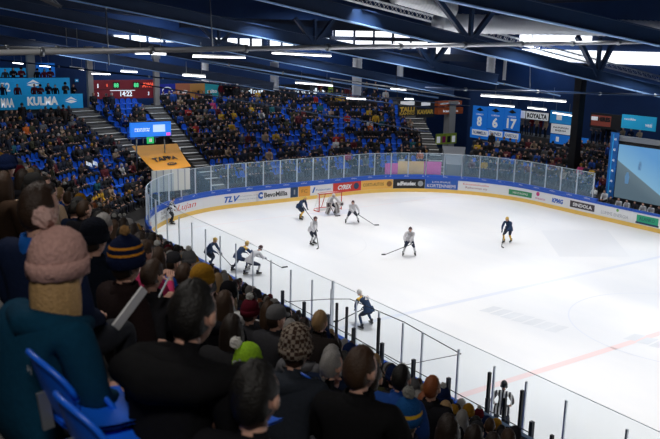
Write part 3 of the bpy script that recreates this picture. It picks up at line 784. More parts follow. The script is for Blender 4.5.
# heroes nearest the camera: head centre pixel, distance (m), facing yaw offset
def hero(px, py, dist, rz, pose, jack, gear, gcol, sc, label, extra='collar', **kw):
    d = ray(px, py).normalized(); H = CAM+d*dist
    hc, hy, hp = HEADC[pose]; off = Rz(rz) @ (hc*sc)
    o = spectator(pose, H.x-off.x, H.y-off.y, H.z-off.z, rz, jack, gear, gcol, sc, extra)
    tag(o, label, 'person', 'spectators in the near stand'); HEROS.append((o, H)); return o
HEROS = []
FR = -PI/2      # facing the ice (+X)
hA = hero(40, 210, 4.1, FR+.5, 0, (.010, .018, .05), 'short', (.035, .018, .010), 1.02, 'short brown-haired man in a dark navy coat at the left edge, in profile', 'collar')
for c_ in hA.children:
    if c_.name.startswith('collar'): c_.color = (.01, .10, .40, 1)
hB = hero(60, 272, 3.25, FR+.30, 1, (.004, .04, .08), 'long', (.45, .28, .12), 1.0, 'person in a dusty pink bobble hat and dark teal coat with long blond hair', 'hood')
hC_ = hero(127, 264, 4.9, FR+.1, 5, (.02, .012, .012), 'short', HCOL['dark brown'], 1.0, 'person in a navy bobble hat with two orange stripes and a maroon collar', 'collar')
hD = hero(194, 314, 3.0, FR+.45, 1, (.007, .007, .008), 'short', HCOL['black'], 1.0, 'short black-haired man in a large hooded black coat, close in front of the camera', 'hood')
for c_ in hD.children:
    if c_.name.startswith('hood'): c_.scale = (1.45, 1.5, 1.25); c_.location.z += .03
hE = hero(256, 396, 2.8, FR+.6, 0, (.010, .010, .012), 'short', HCOL['black'], .98, 'black-haired man with a pale shirt collar at the bottom edge', None)
hF = hero(296, 352, 5.0, FR+.6, 1, (.028, .034, .045), 'short', HCOL['brown'], 1.0, 'person in a checked grey and brown knitted hat and a slate hooded jacket', 'hood')
hG = hero(248, 366, 5.4, FR+.6, 0, (.02, .02, .025), 'short', HCOL['brown'], .95, 'person in a lime green hat with a white bobble', 'collar')
hH = hero(361, 370, 4.2, FR+.55, 2, (.009, .009, .010), 'short', HCOL['brown'], 1.0, 'brown-haired man in a black coat in the middle of the bottom edge', 'collar')
hI = hero(408, 420, 5.2, FR+.6, 0, (.02, .025, .05), 'short', HCOL['brown'], .9, 'child in a blue and yellow hat with a grey bobble at the bottom edge', 'collar')
hJ = hero(432, 388, 8.2, FR+.5, 0, (.012, .012, .015), 'short', HCOL['ginger'], 1.0, 'ginger-haired person in a black jacket near the booth', 'collar')
hK = hero(401, 379, 6.9, FR+.5, 1, (.015, .06, .25), 'short', HCOL['black'], .97, 'black-haired person in a royal blue jacket at the bottom', 'collar')
hL = hero(34, 186, 9.0, FR+.7, 0, (.45, .33, .24), 'cap', (.03, .03, .03), 1.0, 'person in a beige coat and a dark cap at the left edge', 'collar')
hM = hero(4, 184, 8.8, FR+.5, 5, (.05, .03, .02), 'long', HCOL['brown'], 1.0, 'brown-haired person cut off by the left edge above the beige coat', 'collar')
hN = hero(143, 254, 7.2, FR+.5, 3, (.55, .04, .14), 'short', HCOL['brown'], .97, 'person in a bright pink top facing sideways beside the striped navy hat', 'collar')
hO = hero(152, 276, 5.6, FR+.7, 3, (.03, .03, .035), 'short', HCOL['brown'], .9, 'brown-haired child looking down at a white phone', 'collar')
hP = hero(95, 240, 6.1, FR+.6, 0, (.008, .012, .022), 'beanie', (.01, .012, .02), 1.0, 'person in a black beanie behind the pink bobble hat', 'collar')
hQ = hero(320, 322, 8.6, FR+.6, 4, (.02, .016, .015), 'short', HCOL['blond'], 1.0, 'fair-haired person in a dark brown jacket above the checked hat', 'collar')
hR = hero(232, 330, 6.3, FR+.6, 1, (.02, .02, .022), 'long', HCOL['dark brown'], 1.0, 'person with long dark brown hair behind the lime green hat', 'collar')
# their hats
def hat_for(o, m, col, label, pomcol=None, z=0, cuff=None, pr=.045, tall=1.0, sc=1.0, pofs=(0, 0)):
    me = beanie(m, True, cuff, tall).mesh('beanie'); h = bpy.data.objects.new('beanie', me); C.objects.link(h); h.parent = o; h.color = (*col, 1)
    k = [i for i, b_ in enumerate(BODY) if b_ == o.data][0]; hc, hy, hp = HEADC[k]
    h.matrix_local = Matrix.Translation(hc) @ Rz(hy) @ Matrix.Rotation(hp, 4, 'X') @ Matrix.Scale(sc, 4); tag(h, label)
    for c in list(o.children):
        if c.name.startswith('hair'): c.scale = c.scale*.97
    if pomcol:
        q = pompom(knit, pr, .185*tall+pr*.6); p_ = q.build('pompom', h, (pofs[0], pofs[1], 0)); p_.color = (*pomcol, 1)
    return h
hat_for(hB, knit, (.52, .31, .27), 'dusty pink ribbed bobble hat', (.55, .36, .32), pr=.042, sc=1.04, pofs=(-.035, -.02))
hat_for(hC_, objmat('striped_wool', .95, .8, 70, .2, ([(.068, .082), (.108, .122)], (.75, .30, .03))), (.008, .014, .045), 'navy hat with two orange stripes', (.35, .2, .08), pr=.03, sc=1.04, cuff=knit)
hat_for(hF, objmat('checked_wool', .95, .8, 70, .2, ('check', (.30, .25, .20))), (.055, .03, .022), 'checked grey and brown hat', None, tall=1.05, sc=1.05)
hg_ = hat_for(hG, knit, (.30, .55, .03), 'lime green hat', (.72, .70, .66), pr=.045, sc=1.0, pofs=(-.075, -.03))
for c_ in hg_.children: c_.location.z -= .035
text_flat('lettering', 'olo', (0, -.118, .075), (1, 0, 0), (0, .25, 1), .11, .045, mat('lettering_grey', (.5, .52, .5)), hg_, .05)
hat_for(hI, objmat('banded_wool', .95, .8, 70, .2, ([(.055, .085)], (.75, .45, .03))), (.01, .07, .22), 'blue hat with a yellow band', (.24, .24, .22), pr=.045, sc=1.02, cuff=knit)
# phones and a folded programme held by the near people
def slab(name, c, sx, sy, sz, rot, m, m2, label, cat):
    q = MB(); q.box((-sx/2, -sy/2, -sz/2), (sx/2, sy/2, sz/2), m); q.box((-sx*.44, sy/2, -sz*.42), (sx*.44, sy/2+.001, sz*.42), m2)
    o = q.build(name, None, c); o.rotation_euler = rot; tag(o, label, cat); return o
P_ = CAM+ray(130, 308).normalized()*4.1
slab('folded_programme', P_, .06, .012, .24, (.3, .75, .6), white, boardwhite, 'white folded programme held up by the person in the teal coat', 'programme')
P_ = CAM+ray(164, 287).normalized()*5.3
slab('phone', P_, .075, .01, .15, (.5, .3, 1.2), white, mat('phone_screen', (.5, .6, .7), emis=.8), 'small white phone in the hands of the brown-haired child', 'phone')

# ------------------------------------------------------------------ players and officials on the ice
jn = mat('jersey_navy', (.010, .035, .10), .8, bump=.3, nscale=20); jy = mat('jersey_yellow', (.72, .43, .05), .8, bump=.3); jw = mat('jersey_white', (.60, .59, .62), .8, bump=.3)
pn = mat('pants_navy', (.008, .015, .04), .8); pblk = mat('skate_leather', (.012, .012, .014), .4); sockw = mat('sock_white', (.5, .5, .52), .85); sockn = mat('sock_navy', (.012, .03, .08), .85)
glv = mat('glove_navy', (.012, .02, .05), .6); sticks = mat('stick_black', (.015, .015, .018), .4); stripe = mat('referee_stripe', (.7, .7, .7), .8)
red_d = mat('jersey_dark_red', (.28, .03, .03), .8); blade_m = mat('blade_steel', (.7, .72, .75), .25, .9); padw = mat('pad_white', (.52, .50, .48), .6); padn = mat('pad_dark', (.05, .02, .03), .6); maskc = mat('cage', (.3, .3, .32), .3, .8)
def stance(crouch=.2, lean=.3, wide=.16, split=.15, lh=(-.25, .45, .85), rh=(.15, .42, .95), side=0):
    zp = .98-crouch*.45; hy = -.10-crouch*.15
    J = dict(pelvis=(side, hy, zp), waist=(side, hy+.10*lean, zp+.16), chest=(side, hy+.42*lean, zp+.37-.10*lean), neck=(side, hy+.74*lean, zp+.57-.24*lean), head=(side, hy+.95*lean+.05, zp+.72-.28*lean))
    n = Vector(J['neck'])
    for s_, sg in (('L', -1), ('R', 1)):
        J['hip'+s_] = (side+sg*.11, hy, zp-.06); fx = sg*wide; fy = sg*split
        J['an'+s_] = (fx, fy-.06, .15); J['to'+s_] = (fx*1.08, fy+.15, .08)
        kx = (fx+side+sg*.11)/2+sg*.03; J['kn'+s_] = (kx, (hy+fy)/2+.08+crouch*.45, .30+zp*.27)
        sh = Vector((side+sg*.20, n.y-.02, n.z-.06)); J['sh'+s_] = tuple(sh)
        h = Vector(lh if sg < 0 else rh); J['wr'+s_] = tuple(h)
        d = h-sh; L_ = d.length
        if L_ > .54: h = sh+d*(.54/L_); J['wr'+s_] = tuple(h); L_ = .54
        bul = math.sqrt(max(0, .285**2-(L_/2)**2)); J['el'+s_] = tuple((sh+h)/2+Vector((sg*.75, -.35, -.55)).normalized()*bul)
        J['ha'+s_] = tuple(h+Vector((-sg*.02, .05, -.04)))
    return J
def helmet(m, visor=True):
    q = MB(); n = 18; vs = []; fs = []
    for i in range(8):
        t = PI*.02+PI*.56*i/7
        for j in range(n):
            a = 2*PI*j/n; x = math.sin(t)*math.cos(a); y = math.sin(t)*math.sin(a); z = math.cos(t); r = 1.28
            zz = z*.122*r
            if y > .3: zz = max(zz, .045)
            vs.append((x*.080*r, y*.100*r-.004, zz+.004))
    for i in range(7):
        for j in range(n): fs.append((i*n+j, (i+1)*n+j, (i+1)*n+(j+1) % n, i*n+(j+1) % n))
    q.add(vs, fs, m, True)
    for s_ in (-1, 1): q.sphere((s_*.092, -.01, -.02), .04, m, 8, (.4, .8, 1.1))
    q.bar((-.06, -.11, .07), (.06, -.11, .07), .012, .03, m); q.tube([(-.088, 0, -.04), (-.05, .05, -.13), (.05, .05, -.13), (.088, 0, -.04)], .006, pblk, 5)
    return q
def skate(an, to):
    q = MB(); a = Vector(an); t = Vector(to); d = (t-a); d.z = 0; d.normalize(); s = d.cross(Vector((0, 0, 1)))
    h = a-d*.07; f = t+d*.03
    q.tube([(*(h.xy), .10), (*(a.xy), .11), (*((a+t)/2).xy, .10), (*(f.xy), .085)], [.045, .055, .05, .032], pblk, 10)
    q.tube([(*(a-d*.0).xy, .26), (*a.xy, .12)], [.062, .055], pblk, 10)
    q.bar((*(h-d*.01).xy, .035), (*(f.xy), .035), .012, .05, white)
    q.bar((*(h-d*.03).xy, .010), (*(f+d*.02).xy, .010), .005, .02, blade_m)
    return q
def player(px, py, rz, J, mt, hel, label, cat='person', grp='skaters on the ice', h_yaw=0, number=None, ncol=None, fat=1.25, stick=None, slabel=None, sc=1.0, dz=0, pos=None, cage=False):
    P_ = atZ(px, py, 0) if pos is None else Vector(pos)
    q = make_body(J, mt, 2, True, True, hand_m=mt.get('hand', glv), head_yaw=h_yaw, fat=fat, head_pit=-.15)
    o = q.build('hockey_player' if cat == 'person' else 'person', None, (P_.x, P_.y, 0)); o.rotation_euler = (0, 0, rz); o.scale = (sc, sc, sc)
    tag(o, label, 'person', grp)
    M = Matrix.Translation(Vector(J['head'])) @ Rz(h_yaw) @ Matrix.Rotation(-.15, 4, 'X')
    h = helmet(hel).build('helmet', o); h.matrix_local = M
    if cage:
        c = MB()
        for k in range(5): c.tube([(-.085, .06, -.10+.035*k), (-.04, .12, -.10+.035*k), (.04, .12, -.10+.035*k), (.085, .06, -.10+.035*k)], .005, maskc, 5)
        for k in range(-2, 3): c.tube([(k*.03, .12-.008*abs(k), -.11), (k*.03, .12-.008*abs(k), .05)], .005, maskc, 5)
        c.build('face_cage', h)
    for s_ in 'LR': skate(J['an'+s_], J['to'+s_]).build('skate', o)
    # jersey hem and hockey shorts flare out round the hips
    hem = MB(); pv = Vector(J['pelvis']); ws = Vector(J['waist'])
    ax = (ws-pv).normalized(); prof = [(.235, -.10), (.225, .02), (.195, .14)]; vs = []; n = 18; fs = []
    r1 = ax.cross(Vector((0, 1, 0))); r1 = Vector((1, 0, 0)); r2 = ax.cross(r1).normalized()
    for (r, z) in prof:
        for k in range(n):
            a = 2*PI*k/n; rr_ = r*(1+.04*math.sin(5*a)); vs.append(pv+ax*z+r1*rr_*1.05*math.cos(a)+r2*rr_*.82*math.sin(a))
    for i in range(2):
        for k in range(n): fs.append((i*n+k, i*n+(k+1) % n, (i+1)*n+(k+1) % n, (i+1)*n+k))
    hem.add(vs, fs, mt['torso'], True); hem.build('jersey_hem', o)
    if number:
        ch = Vector(J['chest']); nk = Vector(J['neck']); up = (nk-ch).normalized(); back = Vector((1, 0, 0)).cross(up).normalized()
        back = back if back.y < 0 else -back
        text_flat('jersey_number', number, ch+back*.155*fat*.95-up*.02, (1, 0, 0), up, .26, .24, ncol or jw, o, bold=.04)
    if stick:
        a, b_, bl = stick; q = MB(); a = Vector(a); b_ = Vector(b_)
        q.bar(a, b_, .035, .028, sticks); bl = Vector(bl); q.bar(b_, b_+bl*.5+Vector((0, 0, 0)), .02, .075, sticks); q.bar(b_+bl*.5, b_+bl, .016, .07, sticks)
        q.tube([a, a+(b_-a)*.07], .024, white, 8)
        s_ = q.build('hockey_stick'); s_.location = o.location; s_.rotation_euler = o.rotation_euler; s_.scale = o.scale; tag(s_, slabel, 'hockey stick')
    return o
def team(torso, sleeve, shorts, sock, yoke=None):
    return dict(torso=torso, arm=sleeve, leg=shorts, shin=sock, foot=pblk, **({'yoke': yoke} if yoke else {}))
HOME = team(jn, jn, pn, jn, jy); AWAY = team(jw, jw, pn, sockw)
home2 = team(jn, jn, pn, jy)
mh_y = mat('helmet_yellow', (.70, .46, .10), .3); mh_w = mat('helmet_white', (.7, .7, .7), .3); mh_d = mat('helmet_dark', (.06, .015, .02), .3)
D = math.radians
def ydir(dx, dy): return math.atan2(dy, dx)-PI/2
player(301, 219, ydir(.4, -1), stance(.35, .45, .26, .18, (-.05, .45, .75), (.3, .5, .8)), home2, mh_y, 'navy and yellow skater in front of the goal, left of the goalkeeper', stick=((.35, .35, .95), (.25, 1.2, .06), (-.28, .02, 0)), slabel='hockey stick of the navy skater left of the goalkeeper')
player(313, 245, ydir(.25, -1), stance(.2, .25, .17, .05, (.18, .42, .92), (.25, .45, .65)), AWAY, mh_d, 'white skater in the left face-off circle with stick straight down', number=None, stick=((.22, .38, 1.05), (.35, .75, .05), (.25, .10, 0)), slabel='hockey stick held straight down by the white skater in the face-off circle')
player(352, 223, ydir(-.6, -1), stance(.4, .45, .40, .12, (-.4, .40, .75), (-.10, .45, .80)), AWAY, mh_d, 'white skater in wide stance to the right of the goalkeeper', stick=((.05, .45, .90), (-1.35, .75, .06), (-.30, -.02, 0)), slabel='hockey stick stretched right across the ice beside the goalkeeper')
player(409, 256, ydir(-.75, -1), stance(.25, .25, .32, .05, (.12, .42, .80), (.30, .40, .85)), AWAY, mh_d, 'white skater alone in the middle of the ice, stick out to the left', stick=((-.15, .38, .80), (1.30, .75, .25), (.22, .03, 0)), slabel='hockey stick pointing left in the hands of the lone white skater')
player(507, 243, ydir(-1, -.35), stance(.3, .35, .13, .20, (-.15, .5, .8), (.2, .42, .75)), home2, mh_y, 'navy and yellow skater alone on the right side of the ice', stick=((.1, .25, .95), (-.2, 1.2, .06), (-.20, .15, 0)), slabel='hockey stick of the lone navy skater on the right')
player(366, 327, ydir(.05, 1), stance(.45, .72, .34, .16, (-.15, .62, .55), (.25, .60, .60)), team(jn, jn, pn, jn, jy), mh_w, 'navy skater bent forward near the near boards, number 21 on the back', number='21', ncol=jw, stick=((.3, .45, .65), (-.7, 1.0, .05), (-.25, .05, 0)), slabel='hockey stick of the bent navy skater near the near glass')
player(211, 267, ydir(.6, -1), stance(.35, .4, .18, .12, (-.2, .5, .75), (.15, .45, .85)), team(jn, jn, pn, sockn, jn), mh_y, 'navy skater with yellow helmet right behind the near glass', stick=((.1, .4, 1.0), (-.5, .9, .06), (-.25, .05, 0)), slabel='hockey stick of the navy skater close behind the near glass')
player(240, 271, ydir(1, .3), stance(.45, .65, .20, .30, (-.2, .65, .8), (.2, .62, 1.0)), team(jn, jn, pn, sockn, jy), mh_y, 'yellow-shouldered navy skater leaning over the white skater by the glass', stick=None)
player(252, 275, ydir(1, .15), stance(.50, .70, .20, .25, (-.2, .70, .75), (.2, .65, .85)), AWAY, mh_d, 'white skater shoved against the near glass by a navy skater', stick=((-.05, .62, .80), (.15, 1.75, .10), (.15, .28, .03)), slabel='hockey stick of the white skater by the near glass, blade in the air')
# goalkeeper with pads, blocker and catcher
g = player(331, 214, ydir(-.15, -1), stance(.55, .45, .30, .0, (-.48, .42, .75), (.45, .45, .70)), team(jw, jw, pn, padw), mh_w, 'white goalkeeper crouched in front of the goal net', fat=1.4, cage=True, grp='goalkeeper', stick=((.45, .5, .85), (.10, .85, .06), (-.35, .02, 0)), slabel='wide goalkeeper stick across the goal mouth', pos=(13.95, -4.9, 0))
for s_ in (-1, 1):
    q = MB(); n = 7; pts_ = [(s_*.20, .20, .82), (s_*.30, .30, .58), (s_*.34, .24, .32), (s_*.40, .16, .10)]
    for k in range(3): q.bar(pts_[k], pts_[k+1], .27, .14, padw, up=(0, 1, 0)); q.bar(Vector(pts_[k])+Vector((0, .08, 0)), Vector(pts_[k+1])+Vector((0, .08, 0)), .06, .03, padn, up=(0, 1, 0))
    q.build('leg_pad', g)
q = MB(); q.box((.36, .48, .58), (.62, .56, .96), padw); q.box((.40, .56, .64), (.58, .57, .90), padn); q.build('blocker', g)
q = MB(); q.sphere((-.50, .50, .76), .17, padw, 12, (1, .45, 1)); q.sphere((-.50, .56, .76), .10, padn, 10, (1, .4, 1)); q.build('catching_glove', g)
# officials
striped = bpy.data.materials.new('referee_shirt'); striped.use_nodes = True; nt = striped.node_tree; b = nt.nodes['Principled BSDF']
tc = nt.nodes.new('ShaderNodeTexCoord'); wv = nt.nodes.new('ShaderNodeTexWave'); wv.inputs['Scale'].default_value = 3.2; wv.bands_direction = 'X'
cr = nt.nodes.new('ShaderNodeValToRGB'); cr.color_ramp.interpolation = 'CONSTANT'; cr.color_ramp.elements[0].color = (.01, .01, .012, 1); cr.color_ramp.elements[1].position = .5; cr.color_ramp.elements[1].color = (.72, .72, .72, 1)
nt.links.new(tc.outputs['Object'], wv.inputs[0]); nt.links.new(wv.outputs['Fac'], cr.inputs[0]); nt.links.new(cr.outputs[0], b.inputs['Base Color']); b.inputs['Roughness'].default_value = .8
OFF = dict(torso=striped, arm=striped, leg=trouser, shin=trouser, foot=pblk, hand=skin_m)
player(172, 224, ydir(.9, -.7), stance(.15, .2, .26, .10, (-.28, .25, .95), (.28, .25, .95)), OFF, mat('helmet_black', (.02, .02, .02), .3), 'striped linesman gliding along the boards in the far left corner', cat='official', grp=None, fat=1.02)
player(0, 0, ydir(.8, .6), stance(.1, .15, .18, .05, (-.26, .22, .95), (.24, .30, .92)), OFF, mat('helmet_black', (.02, .02, .02), .3), 'black and white striped referee standing behind the near glass at the bench', cat='official', grp=None, fat=1.05, pos=tuple(atZ(504, 383, 1.72).xy)+(0,))

# ------------------------------------------------------------------ seats
def seat_geo(hi=True):
    q = MB(); n = 8 if hi else 3
    # pan
    for k in range(n):
        pass
    def shell_(f, nu, nv, m):
        vs = [f(i/nu, j/nv) for i in range(nu+1) for j in range(nv+1)]
        fs = [(i*(nv+1)+j, (i+1)*(nv+1)+j, (i+1)*(nv+1)+j+1, i*(nv+1)+j+1) for i in range(nu) for j in range(nv)]
        return vs, fs
    return shell_
_sh = seat_geo()
def pan(u, v):
    x = (u-.5)*.43; y = -.19+.40*v; e = (2*u-1)**4*.03+(1-v)**3*.05-(v**4)*.015; return (x*(1-.10*(2*v-1)**2), y, .42+e)
def back(u, v):
    x = (u-.5)*.43*(1-.35*v**5); y = -.21-.07*v+.05*(2*u-1)**2; return (x, y, .47+.36*v*(1-.10*(2*u-1)**4))
def seat_parts(nu, nv):
    a = MB(); vs, fs = _sh(pan, nu, nv, seatblue); a.add(vs, fs, seatblue, True); a.add([(x, y, z-.018) for x, y, z in vs], [f[::-1] for f in fs], seatblue, True)
    b_ = MB(); vs, fs = _sh(back, nu, nv, seatblue); b_.add(vs, fs, seatblue, True); b_.add([(x, y-.018, z) for x, y, z in vs], [f[::-1] for f in fs], seatblue, True)
    br = MB(); br.bar((0, -.10, .0), (0, -.05, .41), .06, .06, steel); br.bar((0, -.22, .42), (0, -.24, .60), .05, .02, steel); br.bar((-.2, -.07, .40), (.2, -.07, .40), .03, .03, steel)
    return a, b_, br
pa, ba, br = seat_parts(8, 6); SPM, SBM, SRM = pa.mesh('seat_pan'), ba.mesh('backrest'), br.mesh('bracket')
pl, bl_, rl = seat_parts(2, 2); LOWSEAT = MB(); LOWSEAT.v = pl.v+bl_.v; LOWSEAT.f = pl.f+[tuple(i+len(pl.v) for i in f) for f in bl_.f]
one = MB(); one.ms = [seatblue, steel]
for part_, mi in ((pa, 0), (ba, 0), (br, 1)):
    b0 = len(one.v); one.v += part_.v; one.f += [tuple(b0+i for i in f) for f in part_.f]; one.mi += [mi]*len(part_.f); one.sm += part_.sm
SEAT1 = one.mesh('stadium_seat')

# ------------------------------------------------------------------ the crowd: every seat position of the stands
rnd = random.Random(42)
slots = []      # (x, y, z, rz, block, row, key, occupied)
for i, d in enumerate(ROWS_E):
    z = zE(d)
    r_arc = RR+d+.45
    def put(t0, t1, block, full):
        scale_ = (r_arc/RR if True else 1)
        t = t0; k = 0
        while t < t1:
            p_, n_, tg = rr(t, d+.42)
            inarc = 0 < t < TC1 or TC2 < t < TC3
            slots.append((p_.x, p_.y, z, math.atan2(-n_.y, -n_.x)-PI/2, block, i, k, full(t, i)))
            t += .52/((RR+d+.45)/RR if inarc else 1); k += 1
    def fc(t, i):
        if 2 <= i <= 7 and 5 < t < 11.0 and (i*7+int(t*1.2)) % 5 < 3: return .16
        return .76
    def fe(t, i):
        if 19 < t < 30 and 4 <= i <= 12: return .66 if (int(t*.7)+i) % 3 else .15
        if i <= 3: return .5
        return .78 if t > 24 else .72
    def fo(t, i): return .86
    if i <= 12: put(.4, 11.6, 'corner block', fc)
    if i: put(15.6, 31.4-.13*(d-2), 'end block', fe)
    if 0 < i < 6: put(33.7, 37.6, 'far side stand', fo)
    if 0 < i < 7: put(37.9, 56, 'far side stand', fo)
    if i >= 8: put(12.8, 14.3, 'tunnel block', lambda t, i: .35)
for i, X in enumerate(NX):
    z = zN(X-.2); y = -9.9; k = 0
    while y > -52:
        slots.append((X-.42, y, z, FR, 'near stand', i, k, .93)); y -= .52; k += 1
vis = []; COLY = atX(581, 100, 34.0).y
heroxy = [(h.x, h.y, h.z) for _, h in HEROS]
for s in slots:
    x, y, z, rz, blk, row, k, pr = s
    px, py, dist = proj((x, y, z+1.0))
    if dist < 1.0 or not (-25 < px < 685 and -20 < py < 470): continue
    if blk == 'near stand':
        if dist < 4.2: continue
        hq = proj((x+.05, y, z+1.25))
        if dist < 9 and hq[0] < 112 and hq[1] < 222: continue
        if any((x-hx)**2+(y-hy)**2 < (.42)**2 for hx, hy, hz in heroxy): continue
        hp = proj((x+.05, y, z+1.25))
        if dist < 7.5 and any((lambda q_: abs(q_[0]-hp[0]) < 26 and -14 < (q_[1]-hp[1]) < 60 and q_[2] > dist)(proj((hx, hy, hz))) for hx, hy, hz in heroxy): continue
    if abs(x-34) < .8 and abs(y-COLY) < .9: continue
    vis.append((dist, s, px, py))
vis.sort(key=lambda q_: q_[0])
ORD = ['first', 'second', 'third', 'fourth', 'fifth', 'sixth', 'seventh', 'eighth', 'ninth', 'tenth', 'eleventh', 'twelfth', 'thirteenth', 'fourteenth', 'fifteenth', 'sixteenth', 'seventeenth', 'eighteenth', 'nineteenth']
def ordn(n):
    if n <= 19: return ORD[n-1]
    tens = {2: 'twenty', 3: 'thirty', 4: 'forty', 5: 'fifty', 6: 'sixty', 7: 'seventy', 8: 'eighty'}[n//10]
    return tens+'-'+ORD[n % 10-1] if n % 10 else {'twenty': 'twentieth', 'thirty': 'thirtieth', 'forty': 'fortieth', 'fifty': 'fiftieth', 'sixty': 'sixtieth', 'seventy': 'seventieth', 'eighty': 'eightieth'}[tens]
# people the photo shows by their colour, beyond the boards
SPOT = {}
def spot(px, py, colname, block): SPOT[(px, py, block)] = colname
spot(24, 122, 'orange', 'corner block'); spot(213, 104, 'pink', 'end block'); spot(224, 113, 'yellow', 'end block'); spot(233, 113, 'yellow', 'end block'); spot(234, 124, 'yellow', 'end block'); spot(278, 132, 'yellow', 'end block')
spot(266, 150, 'beige', 'end block'); spot(345, 116, 'red', 'end block'); spot(371, 121, 'orange', 'end block'); spot(346, 153, 'pink', 'end block'); spot(418, 149, 'orange', 'end block'); spot(240, 135, 'grey', 'end block'); spot(581, 165, 'red', 'far side stand'); spot(596, 160, 'royal blue', 'far side stand'); spot(537, 154, 'royal blue', 'far side stand'); spot(582, 166, 'pink', 'far side stand')
forced = {}
for (px, py, blk), cn in SPOT.items():
    best = min((v for v in vis if v[1][4] == blk), key=lambda v: (v[2]-px)**2+(v[3]-py-3)**2); forced[id(best[1])] = cn
NIND = 300-len(HEROS); people = 0; empties = []; low_people = []; rowcount = {}
indiv = []
for dist, s, px, py in vis:
    x, y, z, rz, blk, row, k, pr = s
    occ = rnd.random() < pr or id(s) in forced
    if not occ: empties.append((dist, s, px, py)); continue
    jname = forced.get(id(s)) or rnd.choice(JW); hname = rnd.choice(HW)
    pose = rnd.choice([0, 0, 1, 1, 2, 3, 4, 5, 5]); 
    if blk != 'near stand' and rnd.random() < .03: pose = 6
    gear = rnd.choice(['short']*10+['long']*4+['beanie']*3+['pom']*1+['cap']*1+['bun']) ; bc = rnd.choice(list(BC))
    sc = rnd.uniform(.93, 1.05); yaw = rz+rnd.uniform(-.25, .25); 
    if blk == 'near stand': yaw += .50
    rec = (dist, s, px, py, jname, hname, pose, gear, bc, sc, yaw)
    (indiv if len(indiv) < NIND else low_people).append(rec)
byrow = {}
for r_ in indiv: byrow.setdefault((r_[1][4], r_[1][5]), []).append(r_)
for key, L_ in byrow.items():
    L_.sort(key=lambda r_: r_[2])
    for n_, (dist, s, px, py, jname, hname, pose, gear, bc, sc, yaw) in enumerate(L_, 1):
        x, y, z, rz, blk, row, k, pr = s
        gc = HCOL[hname] if gear in ('short', 'long', 'bun') else BC[bc]
        o = spectator(pose, x, y, z, yaw, JCOL[jname], gear, gc, sc, rnd.choice(['hood', 'collar', None]))
        look = {'short': hname+'-haired', 'long': 'long '+hname+'-haired', 'bun': hname+'-haired', 'beanie': bc+' beanie', 'pom': bc+' bobble hat', 'cap': bc+' cap'}[gear]
        if gear in ('short', 'long', 'bun'): ap = '%s person in %s jacket' % (look, jname)
        else: ap = 'person, %s, %s jacket' % (look, jname)
        tag(o, '%s, %s row above glass, %s from left' % (ap, ordn(row+1), ordn(n_)), 'person', 'spectators in the near stand')
def stuff_mesh(name, geo_list, label, cat, group=None):
    """geo_list: (verts ndarray, faces, matidx, matrix)"""
    V = []; F = []; M_ = []; base = 0
    for va, fa, mi in geo_list:
        V.append(va); F += [tuple(base+i for i in f) for f in fa]; M_ += mi; base += len(va)
    me = bpy.data.meshes.new(name); me.from_pydata(np.concatenate(V).tolist(), [], F)
    return me, M_
def build_crowd(recs, name, label, group):
    ms = []; V = []; F = []; MI = []; base = 0
    def mid(m):
        if m not in ms: ms.append(m)
        return ms.index(m)
    jm = {k: mat('coat_'+k.replace(' ', '_'), v, .85, bump=.2, nscale=20) for k, v in JCOL.items()}
    hm = {k: mat('hair_'+k.replace(' ', '_'), v, .6) for k, v in HCOL.items()}; bm_ = {k: mat('wool_'+k.replace(' ', '_'), v, .9) for k, v in BC.items()}
    for (dist, s, px, py, jname, hname, pose, gear, bc, sc, yaw) in recs:
        x, y, z = s[:3]; q = BLOW[pose]; ca, sa = math.cos(yaw), math.sin(yaw)
        def addg(vs, fs, mis):
            nonlocal base
            v = np.array(vs, float)*sc; X = v[:, 0]*ca-v[:, 1]*sa+x; Y = v[:, 0]*sa+v[:, 1]*ca+y
            V.append(np.stack([X, Y, v[:, 2]+z], 1)); F.extend([tuple(base+i for i in f) for f in fs]); MI.extend(mis); base += len(vs)
        conv = [mid(jm[jname]) if m_ is cloth else mid(m_) for m_ in q.ms]
        addg(q.v, q.f, [conv[i] for i in q.mi])
        g = {'short': 'short', 'bun': 'short', 'long': 'long', 'cap': 'beanie', 'pom': 'beanie', 'beanie': 'beanie'}[gear]
        h = HLOW[g]; hc, hy, hp = HEADC[pose]; M = Matrix.Translation(hc) @ Rz(hy) @ Matrix.Rotation(hp, 4, 'X')
        mm = mid(hm[hname] if g != 'beanie' else bm_[bc])
        addg([tuple(M @ Vector(v)) for v in h.v], h.f, [mm]*len(h.f))
    if not V: return
    me = bpy.data.meshes.new(name); me.from_pydata(np.concatenate(V).tolist(), [], F)
    for m_ in ms: me.materials.append(m_)
    me.polygons.foreach_set('material_index', MI); me.polygons.foreach_set('use_smooth', [True]*len(F)); me.update()
    o = bpy.data.objects.new(name, me); C.objects.link(o); tag(o, label, 'crowd', group, 'stuff')
build_crowd(low_people, 'crowd', 'seated spectators filling the corner, end and far side stands around the rink', None)
